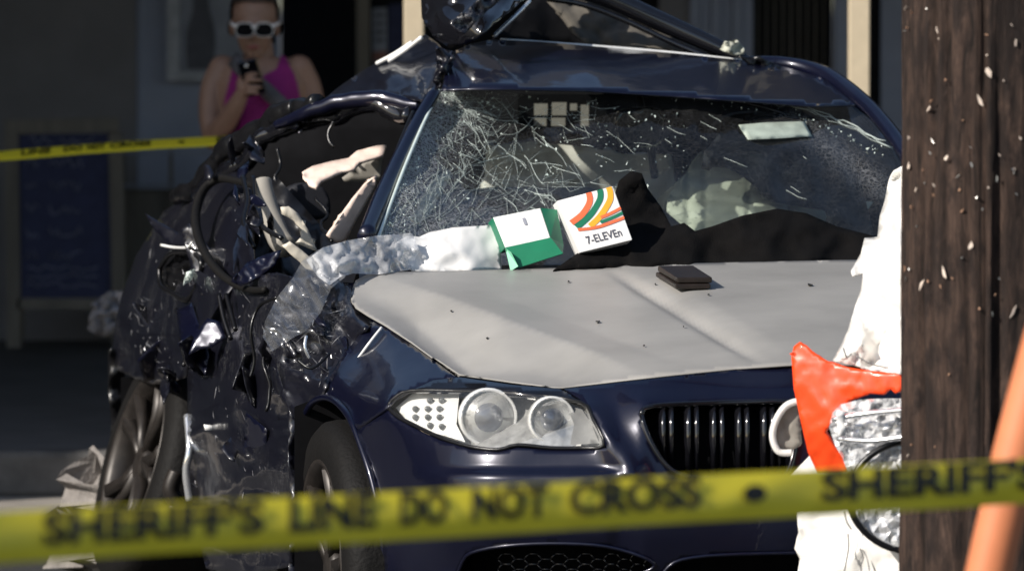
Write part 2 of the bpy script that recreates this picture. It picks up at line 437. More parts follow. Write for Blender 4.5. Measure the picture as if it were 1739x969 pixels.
# framed poster
pf = thing('framed_poster', (wx(342), 23.96, wz(138)), label='pale framed poster with a dark figure on the wall behind the woman', cat='poster')
YP = 23.97
def flat(name, pts, mat, parent, Y=YP, th=.006): 
    V = [U(x, y, Y) for x, y in pts]; o = mk(name, V, [tuple(range(len(V)))], mat, parent, smooth=False)
    a, b, c = V[0], V[1], V[2]
    if np.cross(b - a, c - a) @ (CAMV - a) < 0: o.data.flip_normals()
    return solid(o, th)
flat('print', [(305, -90), (445, -90), (445, 122), (305, 122)], M['poster'], pf, YP)
flat('printed_figure', spline([(318, 118), (316, 60), (328, 20), (330, -20), (350, -25), (356, 15), (366, 60), (362, 118)], 3), M['poster_dark'], pf, YP - .008)
for q in ([(283, -90), (305, -90), (305, 138), (283, 138)], [(445, -90), (462, -90), (462, 138), (445, 138)], [(305, 122), (445, 122), (445, 138), (305, 138)]):
    o = flat('frame', q, M['frame'], pf, YP - .03, .03)
# notices in the shop window
nt = thing('window_notice', (wx(645), 24.06, wz(110)), label='pale printed notice taped in the dark shop window', cat='notice')
flat('sheet', [(631, 15), (657, 13), (658, 104), (632, 106)], M['poster'], nt, 24.06, .002)
for i in range(4): flat('print_line', [(636, 24 + i * 14), (653, 23 + i * 14), (653, 29 + i * 14), (636, 30 + i * 14)], M['poster_dark'], nt, 24.055, .001)
flat('print_picture', [(633, 88), (657, 87), (657, 103), (633, 104)], simple('notice_red', (.25, .09, .06)), nt, 24.055, .001)
n2 = thing('window_notice', (wx(675), 24.06, wz(95)), label='dark blue notice to the right of the pale one in the shop window', cat='notice')
flat('sheet', [(660, 8), (684, 7), (684, 92), (660, 94)], M['slate'], n2, 24.06, .002)
# awning with tan posts
aw = thing('awning', (0, 18.6, 3.2), label='dark flat awning over the sidewalk before the shop', cat='awning')
box('roof_deck', -14, 14, 18.45, 23.99, 3.2, 3.32, M['awning'], aw)
box('fascia', -14, 14, 18.38, 18.45, 3.05, 3.40, M['awning'], aw)
for px, w, lab in ((703, 17, 'tan awning post rising behind the peeled car roof'), (1458, 17.5, 'tan awning post right of the dark door behind the wreck')):
    Y = 18.7; x = wx(px, Y); h = w / F * Y
    po = thing('awning_post', (x, Y, .146), label=lab, cat='post', group='awning posts')
    box('shaft', x - h, x + h, Y - h, Y + h, .16, 3.2, M['tan_post'], po, .004)
    box('base_plate', x - .08, x + .08, Y - .08, Y + .08, .146, .162, M['tan_post'], po)
# building added out of view so its shadow covers the pavement
nb = thing('corner_building', (-14, 28, 0), label='tall stucco corner building shading the sidewalk from the left', cat='building')
XE = -7.0; YE = 17.95 - (abs(XE) - 1.6) * math.tan(SUN_AZ)
box('wall', -24, XE, YE, 23.9, 0, 15, M['roofing'], nb)
box('cornice', -24.1, XE + .1, YE - .0, 23.9, 15, 15.4, M['roofing'], nb)
# chalkboard sign
cb = thing('sandwich_board', (wx(110, 22.9), 22.9, .146), label='dark framed chalkboard sandwich sign standing left on the sidewalk', cat='sign')
YB = 22.9
def bar(name, a, b, r, mat, parent, Ya=YB, Yb=YB):
    A = U(*a, Ya); B = U(*b, Yb); d = (B - A) / np.linalg.norm(B - A); n_ = np.cross(d, (0, 1., 0)); n_ /= np.linalg.norm(n_)
    v, f = box_v((A + B) / 2, [d, n_, np.cross(d, n_)], (np.linalg.norm(B - A) / 2, r, .018)); return mk(name, v, f, mat, parent, smooth=False)
bar('frame_rail', (8, 216), (202, 212), .028, M['wood_dark'], cb); bar('frame_rail', (30, 515), (200, 515), .022, M['wood_dark'], cb)
bar('frame_stile', (20, 228), (24, 590), .028, M['wood_dark'], cb); bar('frame_stile', (196, 226), (204, 590), .028, M['wood_dark'], cb)
bar('rear_leg', (28, 216), (30, 570), .025, M['wood_dark'], cb, 22.95, 23.4); bar('rear_leg', (190, 216), (192, 570), .025, M['wood_dark'], cb, 22.95, 23.4)
flat('slate', [(32, 228), (186, 226), (192, 506), (36, 506)], M['slate'], cb, YB + .004, .01)
rnd = random.Random(4)
for i in range(6):
    y = 238 + i * 39 if i else 238
    for (a, b) in (((44, 66), (84, 140)) if i else ((50, 90), (104, 160))):
        pts = []; x = a
        while x < b: pts.append(U(x, y + rnd.uniform(-9, 9), YB - .003)); x += rnd.uniform(3, 6)
        tube('chalk_writing', pts, .0035, M['chalk'], cb, 5)
for i in range(3):
    pts = [U(x, 455 + i * 14 + rnd.uniform(-5, 5), YB - .003) for x in range(46, 170, 6)]
    tube('chalk_writing', pts, .003, M['chalk'], cb, 5)

# ------------------------------------------------------------------ the wrecked navy sedan
sedan = thing('wrecked_sedan', P0, PSI, label='crushed navy blue sedan with pale hood, torn roof and cracked windshield', cat='car')
fd = rbf([(1370, 700, .03), (1230, 740, .04), (1090, 700, .06), (1025, 700, .10), (900, 700, .17), (800, 700, .25), (700, 700, .38), (660, 700, .45), (610, 740, .62), (640, 850, .55),
          (1370, 640, .06), (1150, 640, .11), (955, 659, .22), (780, 640, .40), (1370, 800, 0), (1100, 810, .02), (900, 800, .10), (740, 795, .26), (1370, 900, -.02), (1100, 900, .0), (900, 900, .09), (740, 900, .26),
          (655, 960, .50), (1370, 1040, .04), (1100, 1040, .06), (800, 1040, .22), (660, 1080, .55), (1600, 700, .10), (1660, 700, .2), (1640, 900, .08), (1640, 1040, .14)])
HL = [tuple(q) for q in spline([(661, 690), (672, 674), (700, 663), (790, 664), (880, 668), (985, 682), (1008, 712), (1026, 756), (985, 760), (935, 760), (880, 755), (845, 763), (800, 758), (750, 743), (705, 722), (675, 706)], 3, True)]
def mir(poly, cx=1374): return [(2 * cx - x, y) for x, y in poly][::-1]
KID = [tuple(q) for q in spline([(1090, 705), (1102, 691), (1150, 686), (1250, 683), (1340, 682), (1354, 696), (1350, 760), (1338, 800), (1320, 808), (1250, 812), (1165, 808), (1130, 788), (1105, 750)], 3, True)]
KID2 = mir(KID)
INT = [tuple(q) for q in spline([(774, 1010), (786, 952), (812, 934), (880, 924), (960, 922), (1030, 927), (1090, 944), (1112, 960), (1085, 976), (1040, 1005), (960, 1030), (820, 1040)], 3, True)]
INTC = [tuple(q) for q in spline([(1112, 1010), (1135, 962), (1175, 946), (1260, 940), (1400, 938), (1560, 942), (1600, 965), (1620, 1010), (1560, 1050), (1180, 1050)], 3, True)]
def ledge(x, y):
    a = max(0, min(1, (y - 795) / 10)) - max(0, min(1, (y - 905) / 60)); w = max(0, min(1, (x - 700) / 60)) * max(0, min(1, (1090 - x) / 60))
    b = max(0, 1 - abs(y - 905 - 0 * x) / 16) * w
    v = -.025 * a * w
    # raised fold running from the headlamp's inner end down to the bumper
    t = (x - 1000 - (y - 690) * .62); v += -.022 * math.exp(-(t / 26) ** 2) * max(0, min(1, (y - 660) / 30)) * max(0, min(1, (830 - y) / 30))
    # swollen surround of the grille
    v += -.018 * max(0, min(1, (x - 1050) / 40)) * max(0, min(1, (y - 655) / 25))
    return v
bump_out = [(1660, 640), (1600, 629), (1480, 622), (1345, 622), (1250, 628), (1150, 638), (1050, 649), (958, 660)] + \
    [(990, 680), (1013, 712), (1030, 760), (985, 764), (935, 764), (880, 759), (845, 767), (798, 762), (748, 747), (702, 726), (672, 710), (657, 695)] + \
    [(606, 730), (618, 770), (634, 820), (646, 880), (654, 969), (660, 1085), (900, 1100), (1370, 1105), (1640, 1095), (1690, 900)]
panel('front_bumper', bump_out, fd, M['navy'], sedan, step=8, holes=[KID, KID2, INT, INTC], extra=ledge, thick=.004)
def recess(name, poly, d, mat, parent, shrink=.94):
    c = np.mean(np.array(poly), axis=0); dd = lambda x, y: fd(x, y) + ledge(x, y)
    r0 = [P(x, y, dd(x, y) + .002) for x, y in poly]
    r1 = [P(c[0] + (x - c[0]) * shrink, c[1] + (y - c[1]) * shrink, dd(x, y) + d) for x, y in poly]
    V, Fc = loft([r0, r1], True, False); Fc.append(tuple(range(len(poly), 2 * len(poly))))
    return mk(name, V, Fc, mat, parent, smooth=False)
def rim(name, poly, r, mat, parent, off=-.004):
    pts = [P(x, y, fd(x, y) + ledge(x, y) + off) for x, y in poly]; pts.append(pts[0]); return tube(name, pts, r, mat, parent, 8)
for i, K in enumerate((KID, KID2)):
    g = recess('kidney_grille', K, .10, M['liner'], sedan)
    rim('grille_surround', K, .006, M['black_gloss'], g)
    ka = np.array(K)
    for q in range(6):
        for dx in (0, 14):
            x = 1124 + q * 43 + dx
            if i: x = 2 * 1374 - x
            ys = ka[np.abs(ka[:, 0] - x) < 26, 1]
            if len(ys) < 2: continue
            y0, y1 = ys.min() + 2, ys.max() - 2
            d = fd(x, (y0 + y1) / 2) + ledge(x, 740)
            pts = [P(x, y0, d + .035), P(x, y0 * .7 + y1 * .3, d + .018), P(x, (y0 + y1) / 2, d + .014), P(x, y1, d + .03)]
            tube('grille_slat', pts, .0042, M['black_gloss'], g, 8, 2.2)
for K in (INT, INTC):
    g = recess('lower_intake', K, .14, M['liner'], sedan, .97)
    rim('intake_edge', K, .004, M['navy'], g, 0)
    if K is INT:                                  # honeycomb mesh
        vs = []; fs = []; r = 15; seen = set()
        for i in range(12):
            for j in range(4):
                cx = 860 + i * r * 1.5; cy = 948 + j * r * 1.2 + (r * .6 if i % 2 else 0)
                if not inside([(cx, cy)], INT)[0]: continue
                hx = [(cx + r * math.cos(a * math.pi / 3), cy + r * .66 * math.sin(a * math.pi / 3)) for a in range(6)]
                for a in range(6):
                    e = (hx[a], hx[(a + 1) % 6]); key = tuple(sorted((round(e[0][0] + e[1][0]), round(e[0][1] + e[1][1])))); 
                    kk = (round((e[0][0] + e[1][0]) / 4), round((e[0][1] + e[1][1]) / 4))
                    if kk in seen: continue
                    seen.add(kk)
                    pts = [P(x, y, fd(x, y) + .05) for x, y in e]; v, f = tube_v(pts, .0022, 5); b = len(vs); vs += v; fs += [tuple(q + b for q in ff) for ff in f]
        tag(mk('honeycomb_mesh', vs, fs, M['black_gloss'], g), kind='stuff')

# hood
hood_out = [(597, 492), (604, 476), (622, 466), (660, 462), (760, 460), (870, 457), (1000, 453), (1120, 448), (1300, 444), (1440, 441), (1520, 440), (1640, 446), (1658, 480), (1655, 530), (1600, 626), (1480, 619), (1345, 619), (1250, 625), (1150, 635), (1050, 646), (955, 657), (920, 656), (870, 650), (780, 637), (740, 610), (700, 581), (655, 552), (626, 536), (604, 522), (596, 508)]
hd = [(597, 500, 1.22), (640, 464, 1.36), (870, 457, 1.42), (1120, 448, 1.42), (1440, 441, 1.36), (1650, 450, 1.2), (630, 537, 1.02), (700, 580, .75), (780, 637, .42), (955, 657, .225), (1150, 635, .12), (1345, 619, .07), (1480, 619, .07), (1600, 626, .25), (850, 545, .80), (1100, 545, .72), (1350, 530, .72)]
def side(a, b, x, y):
    a = np.array(a, float); b = np.array(b, float); d = b - a; d /= np.linalg.norm(d); return d[0] * (y - a[1]) - d[1] * (x - a[0])
def hood_post(x, y, p):
    e1 = side((640, 468), (1100, 640), x, y)          # >0 below the swage line (outer flank)
    e2 = side((1030, 455), (1285, 612), x, y)
    z = -.0008 * max(0, e1) * min(1, max(0, x - 590) / 120) + .012 * max(0, 1 - abs(e1) / 40)
    q = max(0, min(1, (8 - e2) / 44)); z += -.010 * math.exp(-(e2 / 7) ** 2) + .016 * q * q * (3 - 2 * q)
    z += -.012 * math.exp(-((y - 452) / 6.0) ** 2) * 0
    return p + ZV * z * min(1.0, float(segdist([(x, y)], hood_out)[0]) / 45)
panel('hood', hood_out, hd, M['hood'], sedan, step=6, amp=.003, size=260, seed=3, post=hood_post, thick=.003)
hz = rbf(hd)
def on_hood(x, y, up=0.0): return hood_post(x, y, P(x, y, hz(x, y))) + ZV * up
rnd = random.Random(11)
for i in range(10):                                   # crumbs of broken trim on the hood
    x, y = rnd.uniform(680, 1420), rnd.uniform(470, 610)
    if not inside([(x, y)], hood_out)[0] or y > 560 and x < 820: continue
    c = on_hood(x, y, .004); r = rnd.choice((.002, .003, .004, .005)) * rnd.uniform(.7, 1.2)
    v = [c + np.array((math.cos(a) * r * rnd.uniform(.6, 1.3), math.sin(a) * r * 3 * rnd.uniform(.5, 1.2), rnd.uniform(0, .003))) for a in np.linspace(0, 6.28, 6)[:5]]
    o = solid(mk('debris_crumb', v, [tuple(range(5))], M['black_trim'], None, smooth=False, base=c), .003)
    tag(o, 'small dark crumb of debris scattered on the pale hood', 'debris', 'crumbs of debris on the hood')

# headlight
hlc = recess('headlight', HL, .07, M['lamp_mid'], sedan, .95); hlc['label'] = 'intact headlight with two round projectors'
rim('bezel', HL, .0045, M['black_trim'], hlc, .002)
def disc_part(name, px, py, r_px, d, mat, parent, prof):
    """lathe about the car's length axis; prof = [(radius factor, depth offset)]"""
    c = P(px, py, d); sc = (c[1]) / F * r_px; rings = []
    for rf, do in prof: rings.append([c + SV * do + (LV * math.cos(a) + ZV * math.sin(a)) * sc * rf for a in np.linspace(0, 2 * math.pi, 33)[:-1]])
    V, Fc = loft(rings, True, True); return mk(name, V, Fc, mat, parent)
for px, py, r, dd in ((829, 708, 45, .235), (937, 712, 36, .155)):
    d = dd + .03
    disc_part('projector_bowl', px, py, r, d, M['silver'], hlc, [(1.0, 0), (.9, .02), (.8, .045), (.75, .05)])
    disc_part('projector_lens', px, py, r, d, M['lensglass'], hlc, [(.78, .03), (.74, .012), (.6, -.004), (.38, -.014), (.15, -.018), (.02, -.019)])
    disc_part('light_ring', px, py, r, d, M['silver_matt'], hlc, [(1.0, -.006), (1.08, -.010), (1.12, -.004), (1.1, .02), (1.0, .02), (.98, 0), (1.0, -.006)])
rnd = random.Random(2)
for x, y in ((731, 680), (751, 680), (706, 694), (727, 694), (747, 694), (706, 708), (727, 708), (747, 708), (731, 722), (751, 724)):
    disc_part('led_cell', x, y, 5.2, fd(x, y) + .034, M['led'], hlc, [(1.0, .012), (1.0, 0), (.8, -.001), (.05, -.001)])
panel('led_reflector', [(672, 692), (700, 668), (780, 668), (775, 720), (790, 750), (740, 735), (690, 712)], lambda x, y: fd(x, y) + .045, M['silver_matt'], hlc, step=9)
panel('inner_plate', [(960, 684), (984, 688), (1004, 718), (1018, 752), (968, 755), (975, 720)], lambda x, y: fd(x, y) + .035, M['lamp_grey'], hlc, step=10)
panel('lens_cover', HL, lambda x, y: fd(x, y) - .002, M['lens'], hlc, step=10)
panel('lamp_eyelid', [(736, 645), (780, 640), (870, 653), (952, 660), (990, 682), (960, 678), (860, 667), (790, 662), (700, 662)], lambda x, y: fd(x, y) - .004, M['black_gloss'], sedan, step=8, thick=.01)

# right front fender: smooth nose part and crumpled rear part
fd2 = rbf([(660, 694, .44), (606, 730, .62), (560, 690, .86), (600, 600, .95), (777, 638, .42), (700, 583, .76), (630, 540, 1.02), (690, 640, .55), (540, 640, 1.0), (500, 700, 1.1), (480, 500, 1.3), (600, 490, 1.24)])
panel('front_fender', [(777, 641), (738, 647), (698, 663), (672, 676), (658, 692), (607, 728), (592, 706), (572, 688), (548, 674), (560, 640), (585, 600), (612, 566), (634, 546), (655, 556), (700, 585), (740, 614)], fd2, M['navy'], sedan, step=8, amp=.012, size=110, seed=5, thick=.004)
panel('crumpled_fender', [(634, 548), (610, 570), (585, 602), (560, 642), (547, 676), (530, 676), (522, 692), (505, 720), (490, 690), (470, 620), (452, 590), (470, 520), (500, 462), (560, 470), (596, 484), (595, 510), (606, 526), (626, 540)],
      fd2, M['navy_worn'], sedan, step=8, jit=.1, amp=.06, size=75, seed=8, thick=.004)
for i, (a, b, c) in enumerate((((560, 655), (590, 640), (640, 600)), ((600, 620), (625, 585), (648, 556)), ((505, 610), (530, 625), (560, 600)))):
    ctube('torn_edge', [(*a, .93), (*b, .90), (*c, .92)], .0035, M['silver_matt'] if i == 1 else M['black_trim'], sedan, 7, 5)
tube('washer_pipe', spline([P(520, 570, .96), P(518, 590, .95), P(526, 608, .95)], 5), .004, M['chrome'], sedan, 7)
ctube('wheel_arch_lip', [(505, 770, 1.10), (512, 722, 1.06), (530, 684, .98), (560, 676, .86), (592, 706, .70), (618, 770, .60), (636, 830, .55), (648, 900, .52), (656, 985, .52)], .008, M['navy'], sedan, 8)
panel('arch_liner', [(500, 690), (560, 668), (610, 720), (640, 820), (660, 969), (660, 1100), (500, 1100)], lambda x, y: 1.02, M['liner'], sedan, step=40)

# crushed doors and quarter
panel('front_door', [(318, 640), (322, 596), (345, 560), (372, 515), (400, 478), (430, 470), (470, 462), (498, 470), (478, 520), (455, 590), (472, 622), (492, 692), (506, 724), (500, 790), (502, 860), (496, 960), (420, 975), (350, 965), (328, 880), (318, 760)],
      [(318, 640, 2.55), (318, 800, 2.5), (330, 940, 2.45), (400, 480, 2.0), (400, 700, 1.75), (400, 950, 1.8), (498, 470, 1.32), (470, 600, 1.34), (506, 724, 1.15), (500, 900, 1.2), (440, 600, 1.65), (350, 560, 2.3)],
      M['navy_worn'], sedan, step=8, jit=.1, amp=.07, size=150, seed=21, thick=.004, extra=lambda x, y: .012 * abs(noise.noise(Vector((x / 26, y / 60, 5)))) + .03 * abs(math.sin((x + .12 * y) / 31)))
panel('door_edge', [(490, 690), (506, 700), (524, 690), (530, 740), (522, 800), (520, 870), (518, 985), (490, 985), (494, 860), (490, 780)], lambda x, y: 1.12 - .0002 * (y - 700), M['navy_worn'], sedan, step=8, amp=.02, size=50, seed=3, thick=.004)
panel('folded_door_skin', [(320, 602), (330, 570), (352, 540), (372, 545), (384, 572), (360, 588), (338, 592)], lambda x, y: 2.10 - .00094 * (x - 350) - .00059 * (y - 570), M['navy'], sedan, step=7, amp=.004, size=40, seed=2, thick=.004)
panel('folded_door_skin', [(392, 478), (420, 445), (455, 430), (478, 424), (470, 448), (440, 470), (408, 486)], lambda x, y: 1.74 - .0016 * (x - 435) - .0007 * (y - 455), M['navy'], sedan, step=7, amp=.02, size=30, seed=7, thick=.004)
panel('rear_quarter', [(190, 600), (196, 545), (207, 500), (221, 462), (230, 435), (252, 400), (278, 358), (300, 345), (340, 318), (372, 296), (412, 290), (430, 330), (428, 400), (432, 470), (400, 482), (372, 515), (346, 560), (322, 598), (316, 640), (285, 652), (258, 652), (228, 642), (200, 628)],
      [(190, 600, 3.95), (230, 440, 3.7), (300, 345, 3.35), (412, 290, 2.7), (432, 470, 1.9), (372, 515, 2.15), (320, 600, 2.45), (316, 640, 2.6), (230, 640, 3.5), (280, 500, 2.95), (360, 400, 2.5), (200, 628, 3.85)],
      M['navy_worn'], sedan, step=8, jit=.1, amp=.07, size=130, seed=31, thick=.004, extra=lambda x, y: .012 * abs(noise.noise(Vector((x / 30, y / 30, 9)))))
panel('quarter_edge', [(183, 600), (190, 590), (200, 604), (212, 636), (206, 690), (209, 740), (216, 806), (200, 800), (190, 740), (185, 670)], lambda x, y: 3.9 + .0005 * (y - 600), M['black_trim'], sedan, step=9, amp=.02, size=40, thick=.006)
pk = panel('torn_lamp_pocket', [(272, 452), (292, 432), (322, 430), (340, 446), (336, 478), (318, 506), (300, 500), (276, 482)], [(272, 452, 2.86), (340, 446, 2.5), (318, 506, 2.62), (300, 470, 2.75)], M['black_trim'], sedan, step=7, jit=.2, amp=.05, size=22, seed=4, thick=.006)
ctube('torn_edge', [(271, 455, 2.82), (290, 430, 2.7), (324, 428, 2.52), (342, 446, 2.42), (336, 480, 2.46), (318, 508, 2.52), (298, 500, 2.62), (274, 484, 2.78), (271, 455, 2.82)], .007, M['black_trim'], pk, 7)
panel('bulb_shard', [(316, 462), (330, 456), (332, 464), (322, 478), (312, 484)], lambda x, y: 2.44, M['glint'], pk, step=6, amp=.02, size=10, thick=.002)
ctube('torn_edge', [(274, 416, 2.8), (296, 420, 2.7), (318, 420, 2.5), (326, 412, 2.45)], .004, M['silver_matt'], sedan, 6)
ctube('door_seal', [(440, 318, 2.2), (405, 308, 2.4), (372, 304, 2.6), (346, 322, 2.62), (333, 360, 2.55), (336, 400, 2.42), (352, 436, 2.25), (375, 465, 2.1), (402, 484, 1.92), (428, 492, 1.75), (450, 492, 1.6)], [.008, .010, .012, .012, .010, .009, .008], M['rubber'], sedan, 9, 7)
for q in ([(412, 300, 2.2), (420, 340, 2.1), (414, 380, 2.0), (432, 420, 1.9)], [(430, 300, 2.2), (434, 350, 2.1), (446, 384, 1.95), (478, 404, 1.75)], [(372, 500, 2.05), (380, 540, 2.0), (392, 575, 1.95)], [(384, 500, 2.0), (392, 530, 1.95), (400, 560, 1.9)]):
    ctube('torn_edge', q, .006, M['black_trim'], sedan, 8)
ctube('cable', [(425, 640, 1.5), (432, 610, 1.5), (426, 560, 1.5), (440, 520, 1.5), (470, 505, 1.4)], .004, M['black_trim'], sedan, 6)
# door opening
ctube('roof_rail_trim', [(298, 348, 3.3), (345, 296, 3.1), (400, 246, 2.9), (452, 210, 2.75), (505, 188, 2.6), (545, 178, 2.5)], [.022, .028, .034, .028, .022], M['black_trim'], sedan, 10, 10, wob=.03)
ctube('inner_frame', [(330, 320, 3.1), (395, 280, 2.85), (455, 236, 2.7), (520, 206, 2.6), (600, 190, 2.45), (690, 190, 2.3)], .024, M['black_gloss'], sedan, 10, 10, wob=.03)
ctube('roof_rail', [(470, 214, 2.62), (535, 188, 2.5), (600, 174, 2.42), (660, 170, 2.36), (715, 180, 2.3)], [.012, .018, .022, .020, .014], M['navy'], sedan, 12, 10, wob=.012)
panel('roof_side', [(545, 172), (575, 148), (612, 122), (650, 100), (688, 78), (722, 58), (744, 74), (760, 92), (748, 128), (742, 152), (722, 172), (660, 160), (600, 164)],
      [(545, 172, 2.75), (612, 122, 2.9), (722, 58, 3.0), (760, 92, 2.5), (742, 152, 2.3), (660, 160, 2.42), (660, 130, 2.55)], M['navy_worn'], sedan, step=8, jit=.15, amp=.035, size=50, seed=12, thick=.004)
for q in ([(640, 108, 2.8), (670, 92, 2.75), (700, 72, 2.72)], [(660, 104, 2.7), (690, 84, 2.66), (716, 64, 2.6)]):
    ctube('roof_gutter', q, .006, M['silver_matt'], sedan, 7)
ctube('windshield_pillar', [(738, 158, 2.22), (712, 205, 2.12), (680, 270, 1.95), (650, 335, 1.75), (622, 402, 1.5)], [.016, .019, .022, .024, .022], M['navy'], sedan, 12, 6)
ctube('window_channel', [(702, 190, 2.15), (684, 232, 2.08), (672, 262, 2.02)], .006, M['black_trim'], sedan, 7)
# what the open door shows
panel('torn_headliner', [(513, 292), (530, 282), (560, 274), (592, 268), (606, 256), (640, 247), (656, 246), (650, 262), (610, 274), (600, 286), (580, 290), (562, 298), (545, 306), (536, 318), (524, 312)], lambda x, y: 2.30 - (x - 513) * .0008 + (300 - y) * .004, M['pink'], sedan, step=7, amp=.006, size=40, seed=3, thick=.008)
panel('sun_visor', [(582, 302), (610, 282), (652, 258), (644, 306), (620, 309), (585, 308)], lambda x, y: 2.42, M['greige'], sedan, step=10, thick=.012)
panel('pillar_trim', [(557, 400), (575, 372), (600, 338), (622, 312), (640, 298), (636, 318), (618, 352), (600, 384), (588, 410), (572, 412)], lambda x, y: 2.0 - (x - 557) * -.001, M['pink'], sedan, step=7, amp=.005, size=40, seed=9, thick=.008)
ctube('seat_frame', [(446, 306, 2.2), (450, 335, 2.18), (460, 370, 2.15), (474, 404, 2.1), (486, 420, 2.05)], [.022, .026, .028, .03, .028], M['greige'], sedan, 12, 6)
panel('cream_trim', [(478, 352), (490, 350), (506, 362), (522, 388), (534, 414), (540, 428), (526, 422), (502, 412), (512, 402), (510, 388), (498, 374), (480, 364)], lambda x, y: 2.0, M['cream'], sedan, step=6, amp=.004, size=30, seed=5, thick=.012)
panel('cream_trim', [(480, 418), (492, 410), (512, 424), (530, 440), (536, 462), (520, 456), (508, 444), (494, 432)], lambda x, y: 1.75, M['cream'], sedan, step=6, amp=.004, size=30, seed=6, thick=.012)
panel('head_restraint', spline([(488, 330), (500, 316), (525, 312), (548, 318), (560, 340), (555, 370), (500, 372)], 3), lambda x, y: 2.5, M['darkseat'], sedan, step=9, thick=.08)
panel('cabin_back', [(370, 350), (392, 296), (440, 250), (500, 212), (560, 194), (700, 190), (760, 140), (1450, 170), (1540, 260), (1560, 470), (440, 480)], lambda x, y: 3.3 + (700 - x) * .0004, M['liner'], sedan, step=60, thick=.02)
panel('door_inner', [(432, 320), (470, 300), (560, 400), (620, 410), (600, 480), (500, 475), (432, 470)], [(432, 320, 2.45), (560, 400, 2.2), (600, 480, 1.9), (432, 470, 2.2)], M['black_trim'], sedan, step=14, amp=.05, size=40, seed=15)

# roof: header, right rail, peeled skin
panel('roof_header', [(762, 92), (800, 74), (838, 67), (920, 71), (1010, 79), (1150, 91), (1260, 102), (1330, 113), (1400, 134), (1452, 178), (1380, 180), (1300, 174), (1150, 163), (1000, 154), (870, 151), (800, 151), (750, 153), (758, 118)],
      [(762, 92, 2.45), (838, 67, 2.72), (1010, 79, 2.75), (1260, 102, 2.7), (1400, 134, 2.6), (1450, 178, 2.30), (1300, 174, 2.19), (1000, 154, 2.19), (750, 153, 2.22), (1000, 112, 2.42), (1250, 135, 2.42), (850, 105, 2.42)], M['navy'], sedan, step=8, amp=.012, size=120, seed=4, thick=.004)
ctube('roof_rail', [(1250, 104, 2.75), (1330, 108, 2.75), (1400, 128, 2.65), (1460, 172, 2.45), (1510, 226, 2.25), (1560, 300, 2.0)], [.012, .018, .024, .026, .026, .026], M['navy'], sedan, 12, 6)
ctube('header_bright_edge', [(850, 68, 2.74), (1010, 79, 2.77), (1150, 91, 2.76), (1300, 108, 2.72)], .0045, M['silver_matt'], sedan, 7, 6)
panel('peeled_roof_skin', [(716, 30), (714, -20), (722, -90), (900, -90), (960, -80), (905, -10), (880, 8), (838, 42), (800, 72), (764, 82), (738, 66)],
      [(716, 0, 2.7), (764, 82, 2.55), (800, 40, 2.45), (880, 8, 2.6), (900, -80, 3.0), (722, -90, 2.9)], M['black_gloss'], sedan, step=9, amp=.04, size=60, seed=6, thick=.006)
panel('roof_fold', [(762, 38), (800, 12), (840, -30), (850, 0), (815, 30), (790, 56), (778, 50)], [(762, 38, 2.36), (840, -30, 2.42), (790, 56, 2.36)], M['navy_worn'], sedan, step=7, amp=.03, size=14, seed=8, thick=.004)
panel('peeled_roof_lining', [(838, 64), (870, 34), (905, 0), (960, -30), (1040, -10), (1270, 104), (1150, 90), (1000, 78), (900, 70)], [(838, 64, 2.85), (905, 0, 3.2), (1040, -10, 3.3), (1270, 104, 2.9), (1000, 40, 3.2)], M['liner'], sedan, step=12, amp=.03, size=60, seed=3, thick=.01)
panel('roof_insulation', [(946, 20), (930, 0), (990, -4), (1040, 10), (1110, 40), (1200, 84), (1235, 98), (1160, 88), (1060, 82), (1000, 76), (970, 55)], [(930, 0, 3.1), (1040, 10, 3.1), (1235, 98, 2.84), (1000, 70, 3.0)], simple('brown_lining', (.10, .09, .075), .9), sedan, step=9, amp=.04, size=40, seed=9, thick=.006)
ctube('roof_crossbar', [(900, -30, 2.9), (960, -22, 2.9), (1030, -4, 2.88), (1120, 36, 2.85), (1210, 76, 2.8), (1285, 112, 2.75)], [.02, .026, .028, .028, .024, .014], M['black_gloss'], sedan, 10, 6)
ctube('roof_crossbar', [(930, -2, 2.9), (990, 8, 2.88), (1060, 34, 2.86), (1150, 76, 2.82), (1210, 100, 2.78)], .008, M['black_gloss'], sedan, 8, 6)
ctube('roof_bright_edge', [(838, 63, 2.62), (868, 34, 2.62), (888, 14, 2.64), (900, 2, 2.66)], .005, M['chrome'], sedan, 8, 6)
panel('roof_crease_joint', [(740, 78), (756, 84), (775, 88), (770, 110), (758, 130), (744, 150), (736, 140), (742, 110)], lambda x, y: 2.32, M['navy_worn'], sedan, step=6, amp=.06, size=16, seed=2, thick=.004)
panel('torn_glass_scrap', [(1222, 84), (1232, 72), (1250, 68), (1262, 80), (1264, 92), (1240, 92)], lambda x, y: 2.72, M['leather'], sedan, step=6, amp=.05, size=16, seed=2, thick=.004)
panel('roof_trim_scrap', [(1255, 96), (1290, 98), (1325, 112), (1325, 124), (1280, 112)], lambda x, y: 2.66, M['black_trim'], sedan, step=7, amp=.03, size=20, seed=3, thick=.006)

